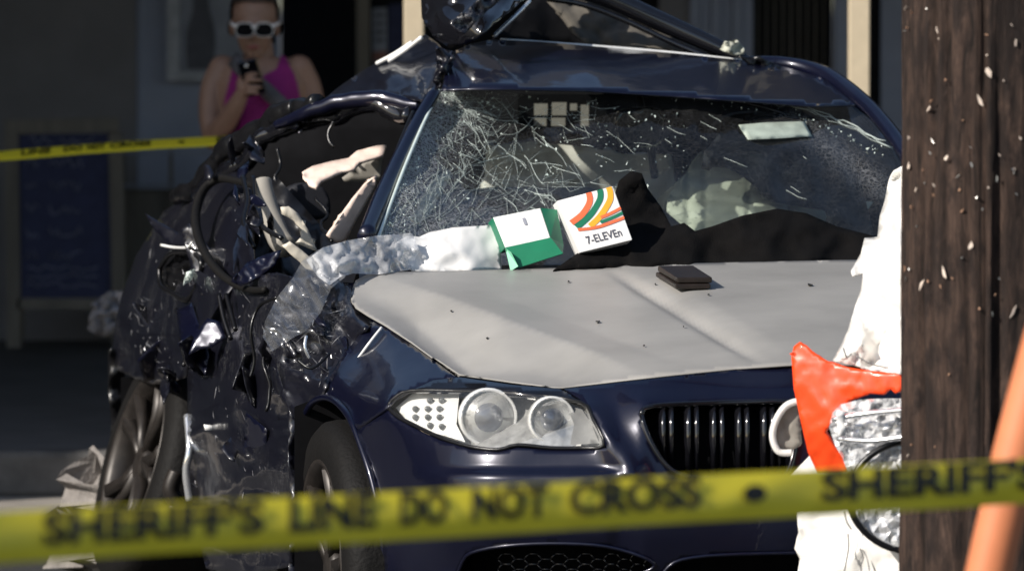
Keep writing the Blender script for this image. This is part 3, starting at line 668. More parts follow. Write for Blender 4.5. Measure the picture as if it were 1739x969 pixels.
# windshield and what is behind it
wd = rbf([(748, 152, 2.28), (1000, 152, 2.28), (1300, 170, 2.28), (1447, 178, 2.36), (1500, 225, 2.2), (1560, 300, 2.0), (1560, 440, 1.66), (1300, 448, 1.62), (1100, 446, 1.62), (900, 440, 1.66), (642, 402, 1.52), (690, 280, 1.9), (860, 300, 2.06), (1100, 300, 2.0), (1350, 300, 1.96)])
WS = [(748, 152), (850, 149), (1000, 152), (1150, 160), (1300, 171), (1447, 178), (1480, 204), (1512, 245), (1560, 310), (1565, 448), (1300, 450), (1100, 450), (900, 450), (700, 450), (640, 408), (662, 350), (690, 280), (720, 212)]
def wpost(x, y, p): return p
ws = panel('windshield', WS, wd, M['glass'], sedan, step=11, amp=.02, size=70, seed=14)
at = ws.data.attributes.new('crazing', 'FLOAT', 'POINT')
inv = ROOT[ws.name].inverted()
def project(p):
    v = np.array(p) - CAMV; d = v[1] * CP - v[2] * SP; return W0 / 2 + F * v[0] / d, H0 / 2 - F * (v[1] * SP + v[2] * CP) / d
WL = [(748, 152), (690, 280), (640, 408)]
vals = []
for v in ws.data.vertices:
    x, y = project(inv @ v.co)
    t = (y - 152) / 256; ex = 748 - 108 * t; dl = max(0, x - ex)
    a = math.exp(-(dl / 60) ** 1.5) + .55 * math.exp(-((x - 800) / 120) ** 2 - ((y - 380) / 60) ** 2)
    b = math.exp(-((y - (190 + max(0, x - 1330) * .75)) / 28) ** 2) * max(0, min(1, (x - 1280) / 120)) * .25   # bruised band along the far top
    vals.append(min(1, a + b + .04))
at.data.foreach_set('value', vals)
cv, cf = [], []
rnd = random.Random(77)
wcr = crumple(70, .02, 14)
def crack(pts, r):
    global cv, cf
    pp = [P(x, y, wd(x, y) + wcr(x, y) - .004) for x, y in pts if inside([(x, y)], WS)[0]]
    if len(pp) < 2: return
    v, f = tube_v(pp, r, 4); b = len(cv); cv += v; cf += [tuple(q + b for q in ff) for ff in f]
def wander(x, y, ang, n, stp, wig, r):
    pts = [(x, y)]
    for i in range(n):
        ang += rnd.gauss(0, wig * .6) if i % 3 else rnd.gauss(0, wig * 1.6); x += math.cos(ang) * stp; y += math.sin(ang) * stp; pts.append((x, y))
    crack(pts, r)
for i in range(46):                                    # fan from the bent top corner
    d = rnd.uniform(0, 90); ang = rnd.uniform(.05, .75) if i % 4 else rnd.uniform(.7, 1.7)
    wander(752 + d * math.cos(ang), 158 + d * math.sin(ang), ang + rnd.gauss(0, .12), rnd.randint(2, 8), rnd.uniform(5, 12), .22, rnd.choice((.0003, .0004, .0005, .0007)))
def web(n, samp, keep, r):
    pts = [samp() for _ in range(n)]; pts = [p_ for p_ in pts if inside([p_], WS)[0]]
    rr = geometry.delaunay_2d_cdt([Vector(p_) for p_ in pts], [], [], 0, 1e-4)
    for (a, b_) in rr[1]:
        A_, B_ = rr[0][a], rr[0][b_]; L_ = (A_ - B_).length
        if L_ > 46 or rnd.random() > keep: continue
        mx = (A_ + B_) / 2 + Vector((rnd.uniform(-.05, .05), rnd.uniform(-.05, .05))) * L_
        crack([tuple(A_), tuple(mx), tuple(B_)], rnd.choice(r))
def s_edge():
    t = rnd.random(); return 748 - 108 * t + rnd.expovariate(1 / 42), 155 + 255 * t
def s_fan():
    d = rnd.expovariate(1 / 90.); an = rnd.uniform(.0, 1.5); return 750 + d * math.cos(an) * 1.5, 158 + d * math.sin(an)
web(330, s_edge, .55, (.0002, .00025, .0004)); web(150, s_fan, .5, (.0002, .0003, .0004))
web(70, lambda: (rnd.gauss(880, 110), rnd.gauss(300, 60)), .35, (.0003, .0004))
for i in range(30):                                    # stray splits down the left edge
    t = rnd.random(); x = 748 - 108 * t + rnd.expovariate(1 / 38); y = 155 + 255 * t
    wander(x, y, rnd.uniform(0, 6.28), rnd.randint(3, 8), rnd.uniform(5, 11), .4, rnd.choice((.0004, .0005, .0007)))
for i in range(60):                                    # long tears drifting right
    x, y = rnd.uniform(760, 1080), rnd.uniform(170, 360)
    wander(x, y, rnd.gauss(.42, .18), rnd.randint(2, 8), rnd.uniform(5, 9), .18, rnd.choice((.0004, .0005, .0008)))
for i in range(60):                                    # fine hatch above the boxes
    x, y = rnd.uniform(690, 960), rnd.uniform(300, 400)
    wander(x, y, rnd.gauss(-.6, .35), rnd.randint(3, 7), rnd.uniform(5, 10), .1, .0004)
for i in range(10):
    x, y = rnd.uniform(1120, 1480), rnd.uniform(190, 330); wander(x, y, rnd.gauss(.5, .12), rnd.randint(2, 6), rnd.uniform(4, 9), .08, .0005)
for q in range(3):                                     # split under the header
    crack([(1060 + i * 12, 148 + q * 3 + i * 1.1 + max(0, i - 22) ** 1.5 * .9 + rnd.uniform(-3, 3)) for i in range(40)], .0014 - .0004 * q)
tag(mk('fracture_lines', cv, cf, M['crack'], ws), kind='stuff')
gv, gf = [], []
for i in range(600):                                   # glittering granules
    if i < 250: t = rnd.random(); x = 748 - 108 * t + rnd.expovariate(1 / 50); y = 155 + 255 * t
    elif i < 480: x = rnd.uniform(760, 1180); y = 150 + (x - 760) * .1 + rnd.expovariate(1 / 80)
    else: x = rnd.uniform(1060, 1500); y = 150 + max(0, x - 1100) * .16 + max(0, x - 1330) ** 1.3 * .06 + rnd.gauss(0, 6)
    if not inside([(x, y)], WS)[0]: continue
    c = P(x, y, wd(x, y) + wcr(x, y) - .006); r = rnd.uniform(.0010, .0032) * rnd.choice((.6, 1, 1))
    b = len(gv); gv += [c + np.array([rnd.gauss(0, 1) for _ in range(3)]) * r for _ in range(4)]; gf += [(b, b + 1, b + 2), (b, b + 2, b + 3), (b, b + 3, b + 1), (b + 1, b + 3, b + 2)]
tag(mk('glass_granules', gv, gf, M['glint'], ws, smooth=False), kind='stuff')
ctube('windshield_edge', [(746, 154, 2.24), (718, 212, 2.08), (688, 282, 1.88), (662, 350, 1.68), (642, 404, 1.5)], .005, M['glint'], sedan, 6, 8)
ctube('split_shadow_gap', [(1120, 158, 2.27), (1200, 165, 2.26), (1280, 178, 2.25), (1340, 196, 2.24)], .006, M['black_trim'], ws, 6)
dm = panel('dashboard', [(610, 400), (660, 360), (740, 330), (830, 318), (1000, 318), (1120, 350), (1180, 400), (1560, 410), (1560, 480), (610, 480)], [(610, 400, 1.75), (830, 318, 2.3), (1120, 350, 2.2), (1560, 410, 2.0), (610, 480, 1.5), (1100, 470, 1.5), (1560, 480, 1.5)], M['black_trim'], sedan, step=18, amp=.04, size=60, seed=4)
panel('rear_seat', [(826, 252), (900, 240), (1000, 250), (1060, 262), (1140, 262), (1150, 340), (1100, 345), (820, 345)], lambda x, y: 2.62, M['rearseat'], sedan, step=14, amp=.02, size=90, seed=1, thick=.05)
rw = panel('rear_window', [(880, 160), (1110, 160), (1110, 232), (880, 232)], lambda x, y: 3.1, M['liner'], sedan, step=40)
for (a, b, c, d) in ((907, 176, 930, 196), (937, 174, 962, 196), (968, 176, 980, 188), (986, 178, 1000, 214), (907, 200, 928, 214), (936, 200, 960, 214)):
    panel('pane', [(a, b), (c, b), (c, d), (a, d)], lambda x, y: 3.06, M['greige'], rw, step=20)  # bright window squares showing in the glass, painted in as beige patches
panel('mirror', [tuple(q) for q in spline([(1048, 200), (1060, 186), (1110, 182), (1128, 195), (1126, 236), (1108, 250), (1064, 248), (1050, 230)], 3, True)], lambda x, y: 2.32, M['black_gloss'], sedan, step=8, thick=.03)
def quilt(x, y):
    v = 0
    for q in (1168, 1198, 1272, 1340): v += .014 * math.exp(-((x - q) / 4) ** 2)
    for q in (300, 338, 372): v += .012 * math.exp(-((y - q - (x - 1200) * .10) / 4) ** 2)
    return v
panel('front_seat', [tuple(q) for q in [(1132, 350), (1140, 322), (1162, 300), (1176, 272), (1190, 258), (1230, 246), (1300, 240), (1380, 245), (1430, 280), (1455, 340), (1470, 410), (1140, 420)]], [(1135, 340, 2.32), (1300, 240, 2.5), (1455, 340, 2.32), (1300, 330, 2.24), (1300, 400, 2.18)], M['leather'], sedan, step=6, extra=quilt, thick=.12)
panel('front_seat_bolster', [(1196, 258), (1232, 214), (1300, 196), (1390, 205), (1450, 260), (1490, 420), (1412, 420), (1402, 358), (1350, 350), (1318, 344), (1296, 330), (1262, 300), (1220, 276)], lambda x, y: max(2.14, wd(x, y) + .10), M['darkseat'], sedan, step=12, amp=.02, size=90, thick=.05)  # shade on the pale seat, put in as a dark panel along its diagonal edge
panel('head_restraint', [tuple(q) for q in spline([(1215, 240), (1235, 200), (1300, 190), (1350, 205), (1360, 245), (1290, 255)], 3, True)], lambda x, y: 2.62, M['darkseat'], sedan, step=12, thick=.08)
panel('windshield_sticker', [(1254, 212), (1300, 208), (1366, 206), (1379, 231), (1320, 235), (1270, 237)], lambda x, y: wd(x, y) - .012, simple('sticker', (.42, .48, .41), .6), ws, step=9, thick=.001)
panel('airbag_strip', [(698, 372), (715, 338), (736, 304), (765, 286), (766, 300), (748, 332), (728, 366), (712, 380)], lambda x, y: wd(x, y) + .09, M['cream'], sedan, step=7, amp=.02, size=24, seed=3, thick=.006)
ctube('belt', [(1085, 165, 2.5), (1096, 215, 2.45), (1106, 260, 2.4), (1112, 300, 2.35)], .010, M['darkseat'], sedan, 8)
# far side, tail and floor of the body so the shell is closed
def shell(name, prof, l0, l1, mat, th=.01):
    V = [car(s, l0, z) for s, z in prof] + [car(s, l1, z) for s, z in prof]; n = len(prof)
    o = mk(name, V, [tuple(range(n)), tuple(range(2 * n - 1, n - 1, -1))] + [(i, (i + 1) % n, n + (i + 1) % n, n + i) for i in range(n)], mat, sedan, smooth=False); return o
shell('side_panel', [(.5, .35), (1.2, .3), (3.3, .3), (4.6, .4), (4.75, .8), (4.5, 1.0), (3.4, 1.0), (1.4, .93), (.6, .78)], .86, .9, M['navy'])
shell('floor_pan', [(.6, .22), (4.4, .22), (4.4, .3), (.6, .3)], -.78, .85, M['liner'])
shell('trunk', [(3.75, .45), (4.7, .45), (4.8, .75), (4.65, 1.0), (3.9, 1.05), (3.75, .9)], -.55, .86, M['navy'])
shell('engine_bay', [(.45, .25), (1.35, .25), (1.35, .82), (.45, .66)], -.55, .8, M['liner'])
# bright scuffs, slivers and glass crumbs clinging to the crushed side
def scuffs(name, outline, depth, n, seed, mat, ang=1.35, spread=.5):
    rnd = random.Random(seed); a = np.array(outline); x0, y0 = a.min(0); x1, y1 = a.max(0); V = []; Fc = []
    cl = [(rnd.uniform(x0, x1), rnd.uniform(y0, y1)) for _ in range(9)]
    for i in range(n * 4):
        c = rnd.choice(cl); x, y = rnd.gauss(c[0], 22), rnd.gauss(c[1], 26)
        if not inside([(x, y)], outline)[0]: continue
        an = rnd.gauss(ang, spread); L = rnd.choice((2, 3, 4, 7, 14)) * rnd.uniform(.6, 1.3); w = rnd.uniform(.5, 1.3)
        dx, dy = math.cos(an), math.sin(an); d = depth(x, y) - .018 * rnd.random() - .006
        q = [(x - dx * L, y - dy * L), (x + dy * w, y - dx * w), (x + dx * L, y + dy * L), (x - dy * w, y + dx * w)]
        b = len(V); V += [P(*p_, d + rnd.uniform(-.004, .004)) for p_ in q]; V.append(P(x, y, d - .004)); Fc += [(b + k, b + (k + 1) % 4, b + 4) for k in range(4)]
        if len(Fc) > n * 4: break
    tag(mk(name, V, Fc, mat, sedan, smooth=False), kind='stuff')
PANEL_D = {}
def surf_depth(o):
    inv = ROOT[o.name].inverted(); L = [(project(inv @ v.co), v.co.y) for v in o.data.vertices]
    A_ = np.array([q[0] for q in L]); S_ = np.array([q[1] for q in L])
    return lambda x, y: float(S_[np.argmin(((A_ - (x, y)) ** 2).sum(1))])
FDOOR = bpy.data.objects['front_door']; RQ = bpy.data.objects['rear_quarter']; CFEN = bpy.data.objects['crumpled_fender']
scuffs('scuff_marks', [(325, 560), (400, 490), (480, 520), (495, 700), (495, 850), (330, 850)], surf_depth(FDOOR), 60, 3, M['scuff'])
scuffs('scuff_marks', [(210, 600), (235, 450), (310, 360), (400, 310), (420, 460), (340, 560), (300, 630)], surf_depth(RQ), 80, 8, M['scuff'])
scuffs('scuff_marks', [(470, 600), (500, 480), (590, 500), (610, 560), (540, 660)], surf_depth(CFEN), 60, 5, M['scuff'], .8, .9)
def torn_sheets(region, depth, n, seed, size=(22, 46)):
    rnd = random.Random(seed); a = np.array(region); x0, y0 = a.min(0); x1, y1 = a.max(0); k = 0
    while k < n:
        cx, cy = rnd.uniform(x0, x1), rnd.uniform(y0, y1)
        if not inside([(cx, cy)], region)[0]: continue
        L = rnd.uniform(*size); w = L * rnd.uniform(.25, .55); an = rnd.gauss(1.25, .45); m_ = rnd.randint(4, 6); d0 = depth(cx, cy) - .012
        q = []
        for j in range(m_):
            b = 2 * math.pi * j / m_ + rnd.uniform(-.35, .35); u, v = math.cos(b) * L * rnd.uniform(.6, 1.15), math.sin(b) * w * rnd.uniform(.5, 1.2)
            q.append((cx + u * math.cos(an) - v * math.sin(an), cy + u * math.sin(an) + v * math.cos(an)))
        gx, gy = rnd.gauss(-.001, .0018), rnd.gauss(-.0006, .0022)
        panel('torn_sheet', q, lambda x, y: d0 + gx * (x - cx) + gy * (y - cy), M['navy'] if k % 4 == 0 else M['navy_worn'], sedan, step=7, jit=.1, amp=.008, size=40, seed=seed + k, thick=.003)
        k += 1
torn_sheets([(335, 545), (400, 490), (480, 520), (490, 690), (480, 840), (340, 840)], surf_depth(FDOOR), 7, 5, (34, 74))
torn_sheets([(225, 600), (245, 450), (310, 370), (400, 330), (420, 450), (340, 545), (305, 620)], surf_depth(RQ), 7, 17, (34, 70))
torn_sheets([(470, 600), (505, 490), (580, 500), (600, 560), (540, 650)], surf_depth(CFEN), 8, 29, (14, 30))
def flat_depth(v): return lambda x, y: v
torn_sheets([(400, 300), (440, 300), (480, 400), (490, 460), (420, 470), (405, 400)], flat_depth(1.98), 7, 41, (16, 34))
torn_sheets([(340, 300), (420, 240), (500, 205), (520, 215), (450, 262), (380, 320)], flat_depth(2.6), 7, 53, (16, 36))
torn_sheets([(260, 640), (320, 600), (330, 660), (300, 700)], flat_depth(2.75), 3, 61, (20, 34))
for q in ([(470, 250, 2.5), (478, 280, 2.48), (470, 306, 2.46), (482, 330, 2.44)], [(560, 205, 2.4), (556, 228, 2.4), (566, 250, 2.38)], [(540, 330, 2.2), (552, 360, 2.15), (548, 392, 2.1), (560, 410, 2.0)], [(300, 520, 2.6), (312, 560, 2.5), (306, 590, 2.5), (318, 622, 2.45)], [(455, 560, 1.45), (450, 600, 1.45), (462, 640, 1.42), (456, 690, 1.4)]):
    ctube('loose_wire', q, .0045, M['black_trim'], sedan, 6, 6, wob=.02)
# wheels
def wheel(c, ax, R, w, parent):
    ax = Vector(ax).normalized(); up = (Vector((0, 0, 1)) - ax * ax.z).normalized(); rt = up.cross(ax)
    c = Vector(c)
    def ring(r, d, n=48): return [c + ax * d + (up * math.cos(a) + rt * math.sin(a)) * r for a in np.linspace(0, 2 * math.pi, n + 1)[:-1]]
    V, Fc = loft([ring(R * f, d * w) for f, d in ((.70, -.5), (.74, -.52), (.93, -.5), (.985, -.42), (1, -.3), (1, .3), (.985, .42), (.93, .5), (.80, .53), (.74, .52), (.70, .5))], True, False)
    ty = mk('tyre', V, Fc, M['rubber'], parent)
    V, Fc = loft([ring(R * f, d * w) for f, d in ((.71, -.5), (.68, -.48), (.66, -.2), (.64, .3), (.67, .46), (.71, .52), (.735, .53), (.74, .50))], True, False)
    rm = mk('rim', V, Fc, M['wheel'], ty)
    V, Fc = loft([ring(R * f, d * w) for f, d in ((.02, -.02), (.5, -.02), (.5, -.08), (.02, -.08))], True, False); mk('brake_disc', V, Fc, M['disc'], ty)
    V, Fc = loft([ring(R * f, d * w, 20) for f, d in ((.16, .1), (.16, .40), (.12, .45), (.02, .46))], True, True); mk('hub', V, Fc, M['wheel'], ty)
    for k in range(5):
        for o in (-.17, .17):
            a = 2 * math.pi * k / 5 + .3
            p0 = c + ax * (.36 * w) + (up * math.cos(a + o * .5) + rt * math.sin(a + o * .5)) * R * .12
            p1 = c + ax * (.44 * w) + (up * math.cos(a + o * 1.15) + rt * math.sin(a + o * 1.15)) * R * .69
            tube('spoke', [p0, (p0 + p1) / 2 - ax * .004, p1], [.026, .019, .024], M['wheel'], ty, 4)
    return ty
wheel(P(628, 964, .84), -LV + SV * -.02, .335, .22, sedan)
wheel(P(292, 800, 3.32), -LV * .95 - SV * .10 + ZV * .27, .33, .22, sedan)
panel('arch_liner', [(205, 640), (330, 640), (330, 990), (205, 990)], lambda x, y: 3.75, M['liner'], sedan, step=60)
ctube('bent_link', [(318, 705, 2.5), (322, 760, 2.45), (316, 800, 2.45), (322, 850, 2.45)], .010, M['chrome'], sedan, 8)
ctube('bent_link', [(300, 800, 2.7), (290, 830, 2.7), (300, 860, 2.7), (280, 880, 2.7)], .022, M['wheel'], sedan, 8)
panel('door_tag', [(346, 720), (364, 722), (368, 730), (348, 730)], lambda x, y: 2.1, M['silver_matt'], sedan, step=8, thick=.002)
panel('sill_trim', [(330, 985), (420, 985), (500, 970), (500, 1100), (330, 1100)], [(330, 985, 2.5), (500, 970, 1.3), (400, 1090, 1.9)], M['navy_worn'], sedan, step=10, jit=.1, amp=.05, size=90, seed=44, thick=.004)

# ------------------------------------------------------------------ things lying on the hood
def quadmap(q, s0, s1):
    """bilinear map of the unit square (u right, v up) onto pixel corners bl, br, tr, tl at depths"""
    bl, br, tr, tl = [np.array(c, float) for c in q]
    A, B, C, D = P(*bl, s0), P(*br, s0), P(*tr, s1), P(*tl, s1)
    return lambda u, v: (A * (1 - u) + B * u) * (1 - v) + (D * (1 - u) + C * u) * v
def carton(name, q, s0, s1, depth_v, lab, mats, base_px):
    f = quadmap(q, s0, s1); fr = [f(0, 0), f(1, 0), f(1, 1), f(0, 1)]; bk = [p + depth_v for p in fr]
    root = thing(name, fr[0], label=lab, cat='box')
    V = fr + bk; Fs = [(0, 1, 2, 3), (5, 4, 7, 6), (1, 5, 6, 2), (4, 0, 3, 7), (3, 2, 6, 7), (4, 5, 1, 0)]
    o = mk('carton_body', V, Fs, None, root, smooth=False, mats=mats[0])
    for p, mi in zip(o.data.polygons, mats[1]): p.material_index = mi
    b = o.modifiers.new('bevel', 'BEVEL'); b.width = .002; b.segments = 2
    n_ = np.cross(fr[1] - fr[0], fr[3] - fr[0]); n_ /= np.linalg.norm(n_)
    if n_ @ (CAMV - fr[0]) < 0: n_ = -n_
    return root, f, n_
b1, f1, nn = carton('printed_carton', [(985, 429), (1074, 407), (1041, 316), (946, 341)], 1.44, 1.52, SV * .05 - ZV * .012, 'white carton printed with orange, green and red stripes on the hood', ([M['paper']], [0] * 6), None)
def strip(mat, pts, wd_, f, n_, parent, off=.0016):
    pts = spline(pts, 6); V = []; 
    for i, p in enumerate(pts):
        t = pts[min(i + 1, len(pts) - 1)] - pts[max(i - 1, 0)]; t = t / np.linalg.norm(t); nrm = np.array((-t[1], t[0]))
        for sgn in (-1, 1):
            q = p + nrm * wd_ * sgn; V.append(f(min(.995, max(.005, q[0])), min(.995, max(.005, q[1]))) + n_ * off)
    mk('printed_stripe', V, [(2 * i, 2 * i + 2, 2 * i + 3, 2 * i + 1) for i in range(len(pts) - 1)], mat, parent, smooth=False)
for mat, pts in ((M['red'], [(.56, 1), (.54, .88), (.47, .776), (.30, .643), (.07, .55)]), (M['dgreen'], [(.76, 1), (.74, .9), (.666, .79), (.436, .60), (.126, .45)]), (M['yellow'], [(.92, 1), (.91, .88), (.84, .745), (.60, .54), (.36, .41)])):
    strip(mat, pts, .05, f1, nn, b1)
for mat, pts in ((M['red'], [(.60, .51), (.8, .54), (1.0, .587)]), (M['dgreen'], [(.56, .43), (.8, .46), (1.0, .50)]), (M['red'], [(.13, .40), (.5, .36), (1.0, .41)])):
    strip(mat, pts, .026, f1, nn, b1, .0024)
tv, tf = text2d('7-ELEVEn'); tw = max(v[0] for v in tv); V = [f1(.19 + v[0] / tw * .66, .11 + v[1] * .20) + nn * .0018 for v in tv]
mk('printed_lettering', V, tf, M['ink'], b1, smooth=False)
b2, f2, n2_ = carton('green_carton', [(858, 421), (935, 404), (918, 353), (837, 369)], 1.45, 1.52, SV * .06 - ZV * .016, 'small white and green carton lying between the paper and printed carton', ([M['paper'], M['dgreen'], M['mint']], [0, 1, 2, 1, 2, 1]), None)
mk('small_mark', [f2(.56, .55) + n2_ * .002, f2(.62, .55) + n2_ * .002, f2(.62, .78) + n2_ * .002, f2(.56, .78) + n2_ * .002], [(0, 1, 2, 3)], M['poster'], b2, smooth=False)
flap = [P(858, 421, 1.446), P(935, 404, 1.446), P(956, 431, 1.42), P(868, 459, 1.42)]
mk('green_flap', flap, [(0, 1, 2, 3)], M['green'], b2, smooth=False).modifiers.new('t', 'SOLIDIFY').thickness = .003
mk('mint_corner', [P(858, 421, 1.445), P(868, 428, 1.415), P(880, 452, 1.405), P(867, 460, 1.41)], [(0, 1, 2, 3)], M['mint'], b2, smooth=False)
mk('side_flap', [P(918, 353, 1.518), P(935, 404, 1.448), P(956, 431, 1.42), P(957, 415, 1.47), P(946, 356, 1.54), P(932, 347, 1.54)], [(0, 1, 2, 3, 4)], M['green'], b2, smooth=False)
o = panel('paper_bag', [(666, 436), (672, 412), (692, 400), (712, 402), (730, 394), (770, 386), (836, 382), (846, 388), (850, 420), (852, 458), (800, 459), (740, 460), (700, 460), (690, 452)],
          [(666, 436, 1.40), (730, 394, 1.52), (840, 384, 1.56), (850, 456, 1.46), (700, 458, 1.42), (760, 425, 1.45)], M['paper'], None, step=6, jit=.1, amp=.01, size=80, seed=6, extra=lambda x, y: (.05 * abs(noise.noise(Vector(((x * .5 + y) / 48, (x - y * .4) / 75, 2)))) + .02 * abs(noise.noise(Vector(((x - y) / 26, (x + y) / 60, 7))))) * min(1, max(.15, (800 - x) / 90)))
solid(o, .002); tag(o, 'crumpled white paper bag at the foot of the windshield', 'bag')
psr = thing('plastic_sheet', P(560, 500, 1.15), PSI, label='clear crumpled plastic sheet draped over the crushed fender', cat='plastic sheet')
def creases(sd):
    def f(x, y):
        u = (x * .75 - y * .66) / 26; w = (x * .66 + y * .75) / 90
        return .05 * abs(noise.noise(Vector((u, w, sd)))) + .02 * abs(noise.noise(Vector((u * 2.2, w * 3, sd + 4))))
    return f
panel('film', [(446, 572), (450, 545), (470, 505), (498, 470), (512, 444), (540, 424), (580, 412), (600, 440), (586, 470), (562, 490), (545, 530), (520, 562), (500, 572), (462, 596)],
      [(446, 572, 1.08), (500, 470, 1.22), (540, 424, 1.32), (590, 430, 1.36), (560, 495, 1.16), (500, 572, 1.04), (462, 596, 1.02)], M['plastic'], psr, step=5, jit=.1, extra=creases(3))
panel('bunched_film', [(520, 442), (548, 420), (590, 408), (640, 400), (700, 396), (712, 424), (696, 458), (640, 466), (600, 464), (578, 470), (560, 484), (540, 470)],
      [(520, 442, 1.27), (548, 420, 1.30), (640, 400, 1.42), (700, 396, 1.45), (690, 458, 1.36), (600, 464, 1.25), (560, 484, 1.17)], M['plastic_b'], psr, step=5, jit=.1, amp=.012, size=70, seed=7, extra=lambda x, y: .6 * creases(9)(x, y) + .06 * abs(noise.noise(Vector((x / 34, y / 30, 4)))) + .03 * abs(noise.noise(Vector((x / 15, y / 17, 8)))))
o = panel('black_jacket', [(1044, 400), (1040, 340), (1052, 306), (1072, 290), (1090, 294), (1100, 320), (1122, 350), (1140, 384), (1162, 378), (1180, 392), (1210, 384), (1260, 366), (1320, 354), (1370, 362), (1420, 384), (1490, 402), (1520, 420), (1520, 448), (1400, 446), (1250, 454), (1100, 452), (990, 452), (940, 458), (980, 430)],
          [(1044, 400, 1.58), (1072, 290, 1.72), (1140, 384, 1.58), (1320, 354, 1.62), (1490, 402, 1.54), (1520, 448, 1.34), (1250, 454, 1.36), (990, 452, 1.40), (1100, 420, 1.48), (1300, 400, 1.50)], M['cloth'], None, step=9, jit=.1, amp=.045, size=90, seed=23)
solid(o, .006); tag(o, 'black jacket bunched along the base of the windshield', 'jacket')
wl = thing('wallet', on_hood(1160, 492), label='small dark brown wallet lying on the pale hood', cat='wallet')
c = on_hood(1160, 492); ax = [np.array((.985, .17, 0.0)), np.array((-.17, .985, .08)), np.array((0, -.08, 1))]
for i, (hz_, hh, sh) in enumerate(((.006, .006, 0), (.020, .007, .004))):
    v, f = box_v(c + ZV * hz_ + ax[1] * .0 + ax[0] * sh, ax, (.043, .11 - .004 * i, hh)); v[0] = v[0] + ax[0] * .006
    o = mk('leather_fold', v, f, M['wallet'], wl, smooth=False); b = o.modifiers.new('b', 'BEVEL'); b.width = .004; b.segments = 3

# ------------------------------------------------------------------ white wrecked car corner on the right
YC = 11.75
wc = thing('white_wrecked_car', U(1600, 1380, YC), label='torn front corner of a white wrecked car behind the wooden pole', cat='car')
def UY(px, py, Y): return U(px, py, Y)
panel('fender', [(1534, 280), (1518, 292), (1508, 312), (1502, 342), (1494, 366), (1490, 402), (1468, 404), (1462, 430), (1446, 458), (1448, 468), (1466, 462), (1462, 492), (1452, 520), (1440, 560), (1426, 590), (1414, 612), (1470, 625), (1540, 636), (1680, 640), (1760, 300), (1650, 240)],
      [(1534, 280, 12.05), (1490, 402, 11.9), (1446, 460, 11.8), (1414, 612, 11.62), (1540, 636, 11.52), (1680, 640, 11.5), (1760, 300, 11.9), (1540, 450, 11.66)], M['white_paint'], wc, step=7, jit=.1, amp=.06, size=80, seed=5, thick=.004, proj=UY)
panel('bumper', [(1392, 750), (1372, 776), (1352, 796), (1340, 808), (1352, 860), (1356, 905), (1349, 930), (1358, 948), (1354, 975), (1364, 1060), (1372, 1180), (1760, 1180), (1780, 640), (1540, 640), (1536, 690), (1440, 800), (1420, 800)],
      [(1392, 750, 11.84), (1340, 808, 11.8), (1356, 930, 11.7), (1364, 1100, 11.7), (1550, 700, 11.6), (1550, 900, 11.5), (1550, 1100, 11.5), (1760, 1000, 11.5)], M['white_paint'], wc, step=8, jit=.1, amp=.04, size=110, seed=8, thick=.004, proj=UY)
hl2 = panel('broken_headlight', [(1408, 724), (1414, 700), (1428, 686), (1460, 678), (1500, 676), (1560, 676), (1560, 806), (1500, 806), (1442, 806), (1430, 776), (1418, 756)], [(1408, 724, 11.53), (1460, 678, 11.52), (1560, 676, 11.48), (1560, 806, 11.46), (1442, 806, 11.49)], M['shard'], wc, step=7, jit=.35, amp=.03, size=22, seed=9, smooth=False, proj=UY)
hl2['label'] = 'smashed chrome headlight'
panel('orange_turn_lens', [(1344, 606), (1348, 588), (1358, 580), (1370, 586), (1384, 600), (1406, 613), (1440, 623), (1490, 631), (1540, 634), (1534, 660), (1520, 668), (1512, 660), (1500, 670), (1478, 668), (1462, 674), (1444, 680), (1436, 692), (1424, 700), (1414, 716), (1400, 734), (1412, 752), (1428, 770), (1438, 800), (1412, 802), (1388, 802), (1372, 768), (1360, 716), (1348, 660)],
      [(1344, 606, 11.62), (1358, 580, 11.62), (1440, 623, 11.57), (1540, 634, 11.51), (1400, 734, 11.58), (1388, 802, 11.62), (1438, 800, 11.58)], M['amber'], wc, step=7, amp=.005, size=45, seed=3, thick=.012, proj=UY)
for q in ([(1414, 712, 11.50), (1470, 702, 11.47), (1560, 694, 11.43)], [(1422, 744, 11.50), (1480, 748, 11.46), (1560, 738, 11.42)]):
    pts = spline([U(*a) for a in q], 6); tube('reflector_band', pts, .006, M['chrome'], hl2, 8)
panel('reflector_band', [(1420, 700), (1434, 697), (1436, 738), (1424, 742)], lambda x, y: 11.48, M['white_frame'], hl2, step=8, thick=.004, proj=UY)
panel('torn_bracket', [tuple(q) for q in spline([(1356, 682), (1336, 690), (1320, 712), (1313, 740), (1322, 764), (1345, 764), (1362, 752)], 4)], lambda x, y: 11.80, M['greige'], wc, step=8, amp=.008, size=20, thick=.01, proj=UY)
tube('bracket_rim', spline([U(1358, 680, 11.79), U(1336, 688, 11.79), U(1319, 711, 11.79), U(1312, 740, 11.79), U(1322, 766, 11.79), U(1345, 768, 11.79)], 6), .0075, M['white_paint'], wc, 8)
fogc = (1560, 842)
fg = tube('fog_lamp_ring', [U(fogc[0] + 118 * math.cos(a), fogc[1] + 96 * math.sin(a), 11.46 + .0002 * 0) for a in np.linspace(0, 2 * math.pi, 49)], .007, M['black_trim'], wc, 8)
panel('fog_lamp_reflector', [(fogc[0] + 115 * math.cos(a), fogc[1] + 93 * math.sin(a)) for a in np.linspace(0, 2 * math.pi, 33)[:-1]], lambda x, y: 11.475, M['shard'], fg, step=9, jit=.3, amp=.02, size=30, seed=2, smooth=False, proj=UY)
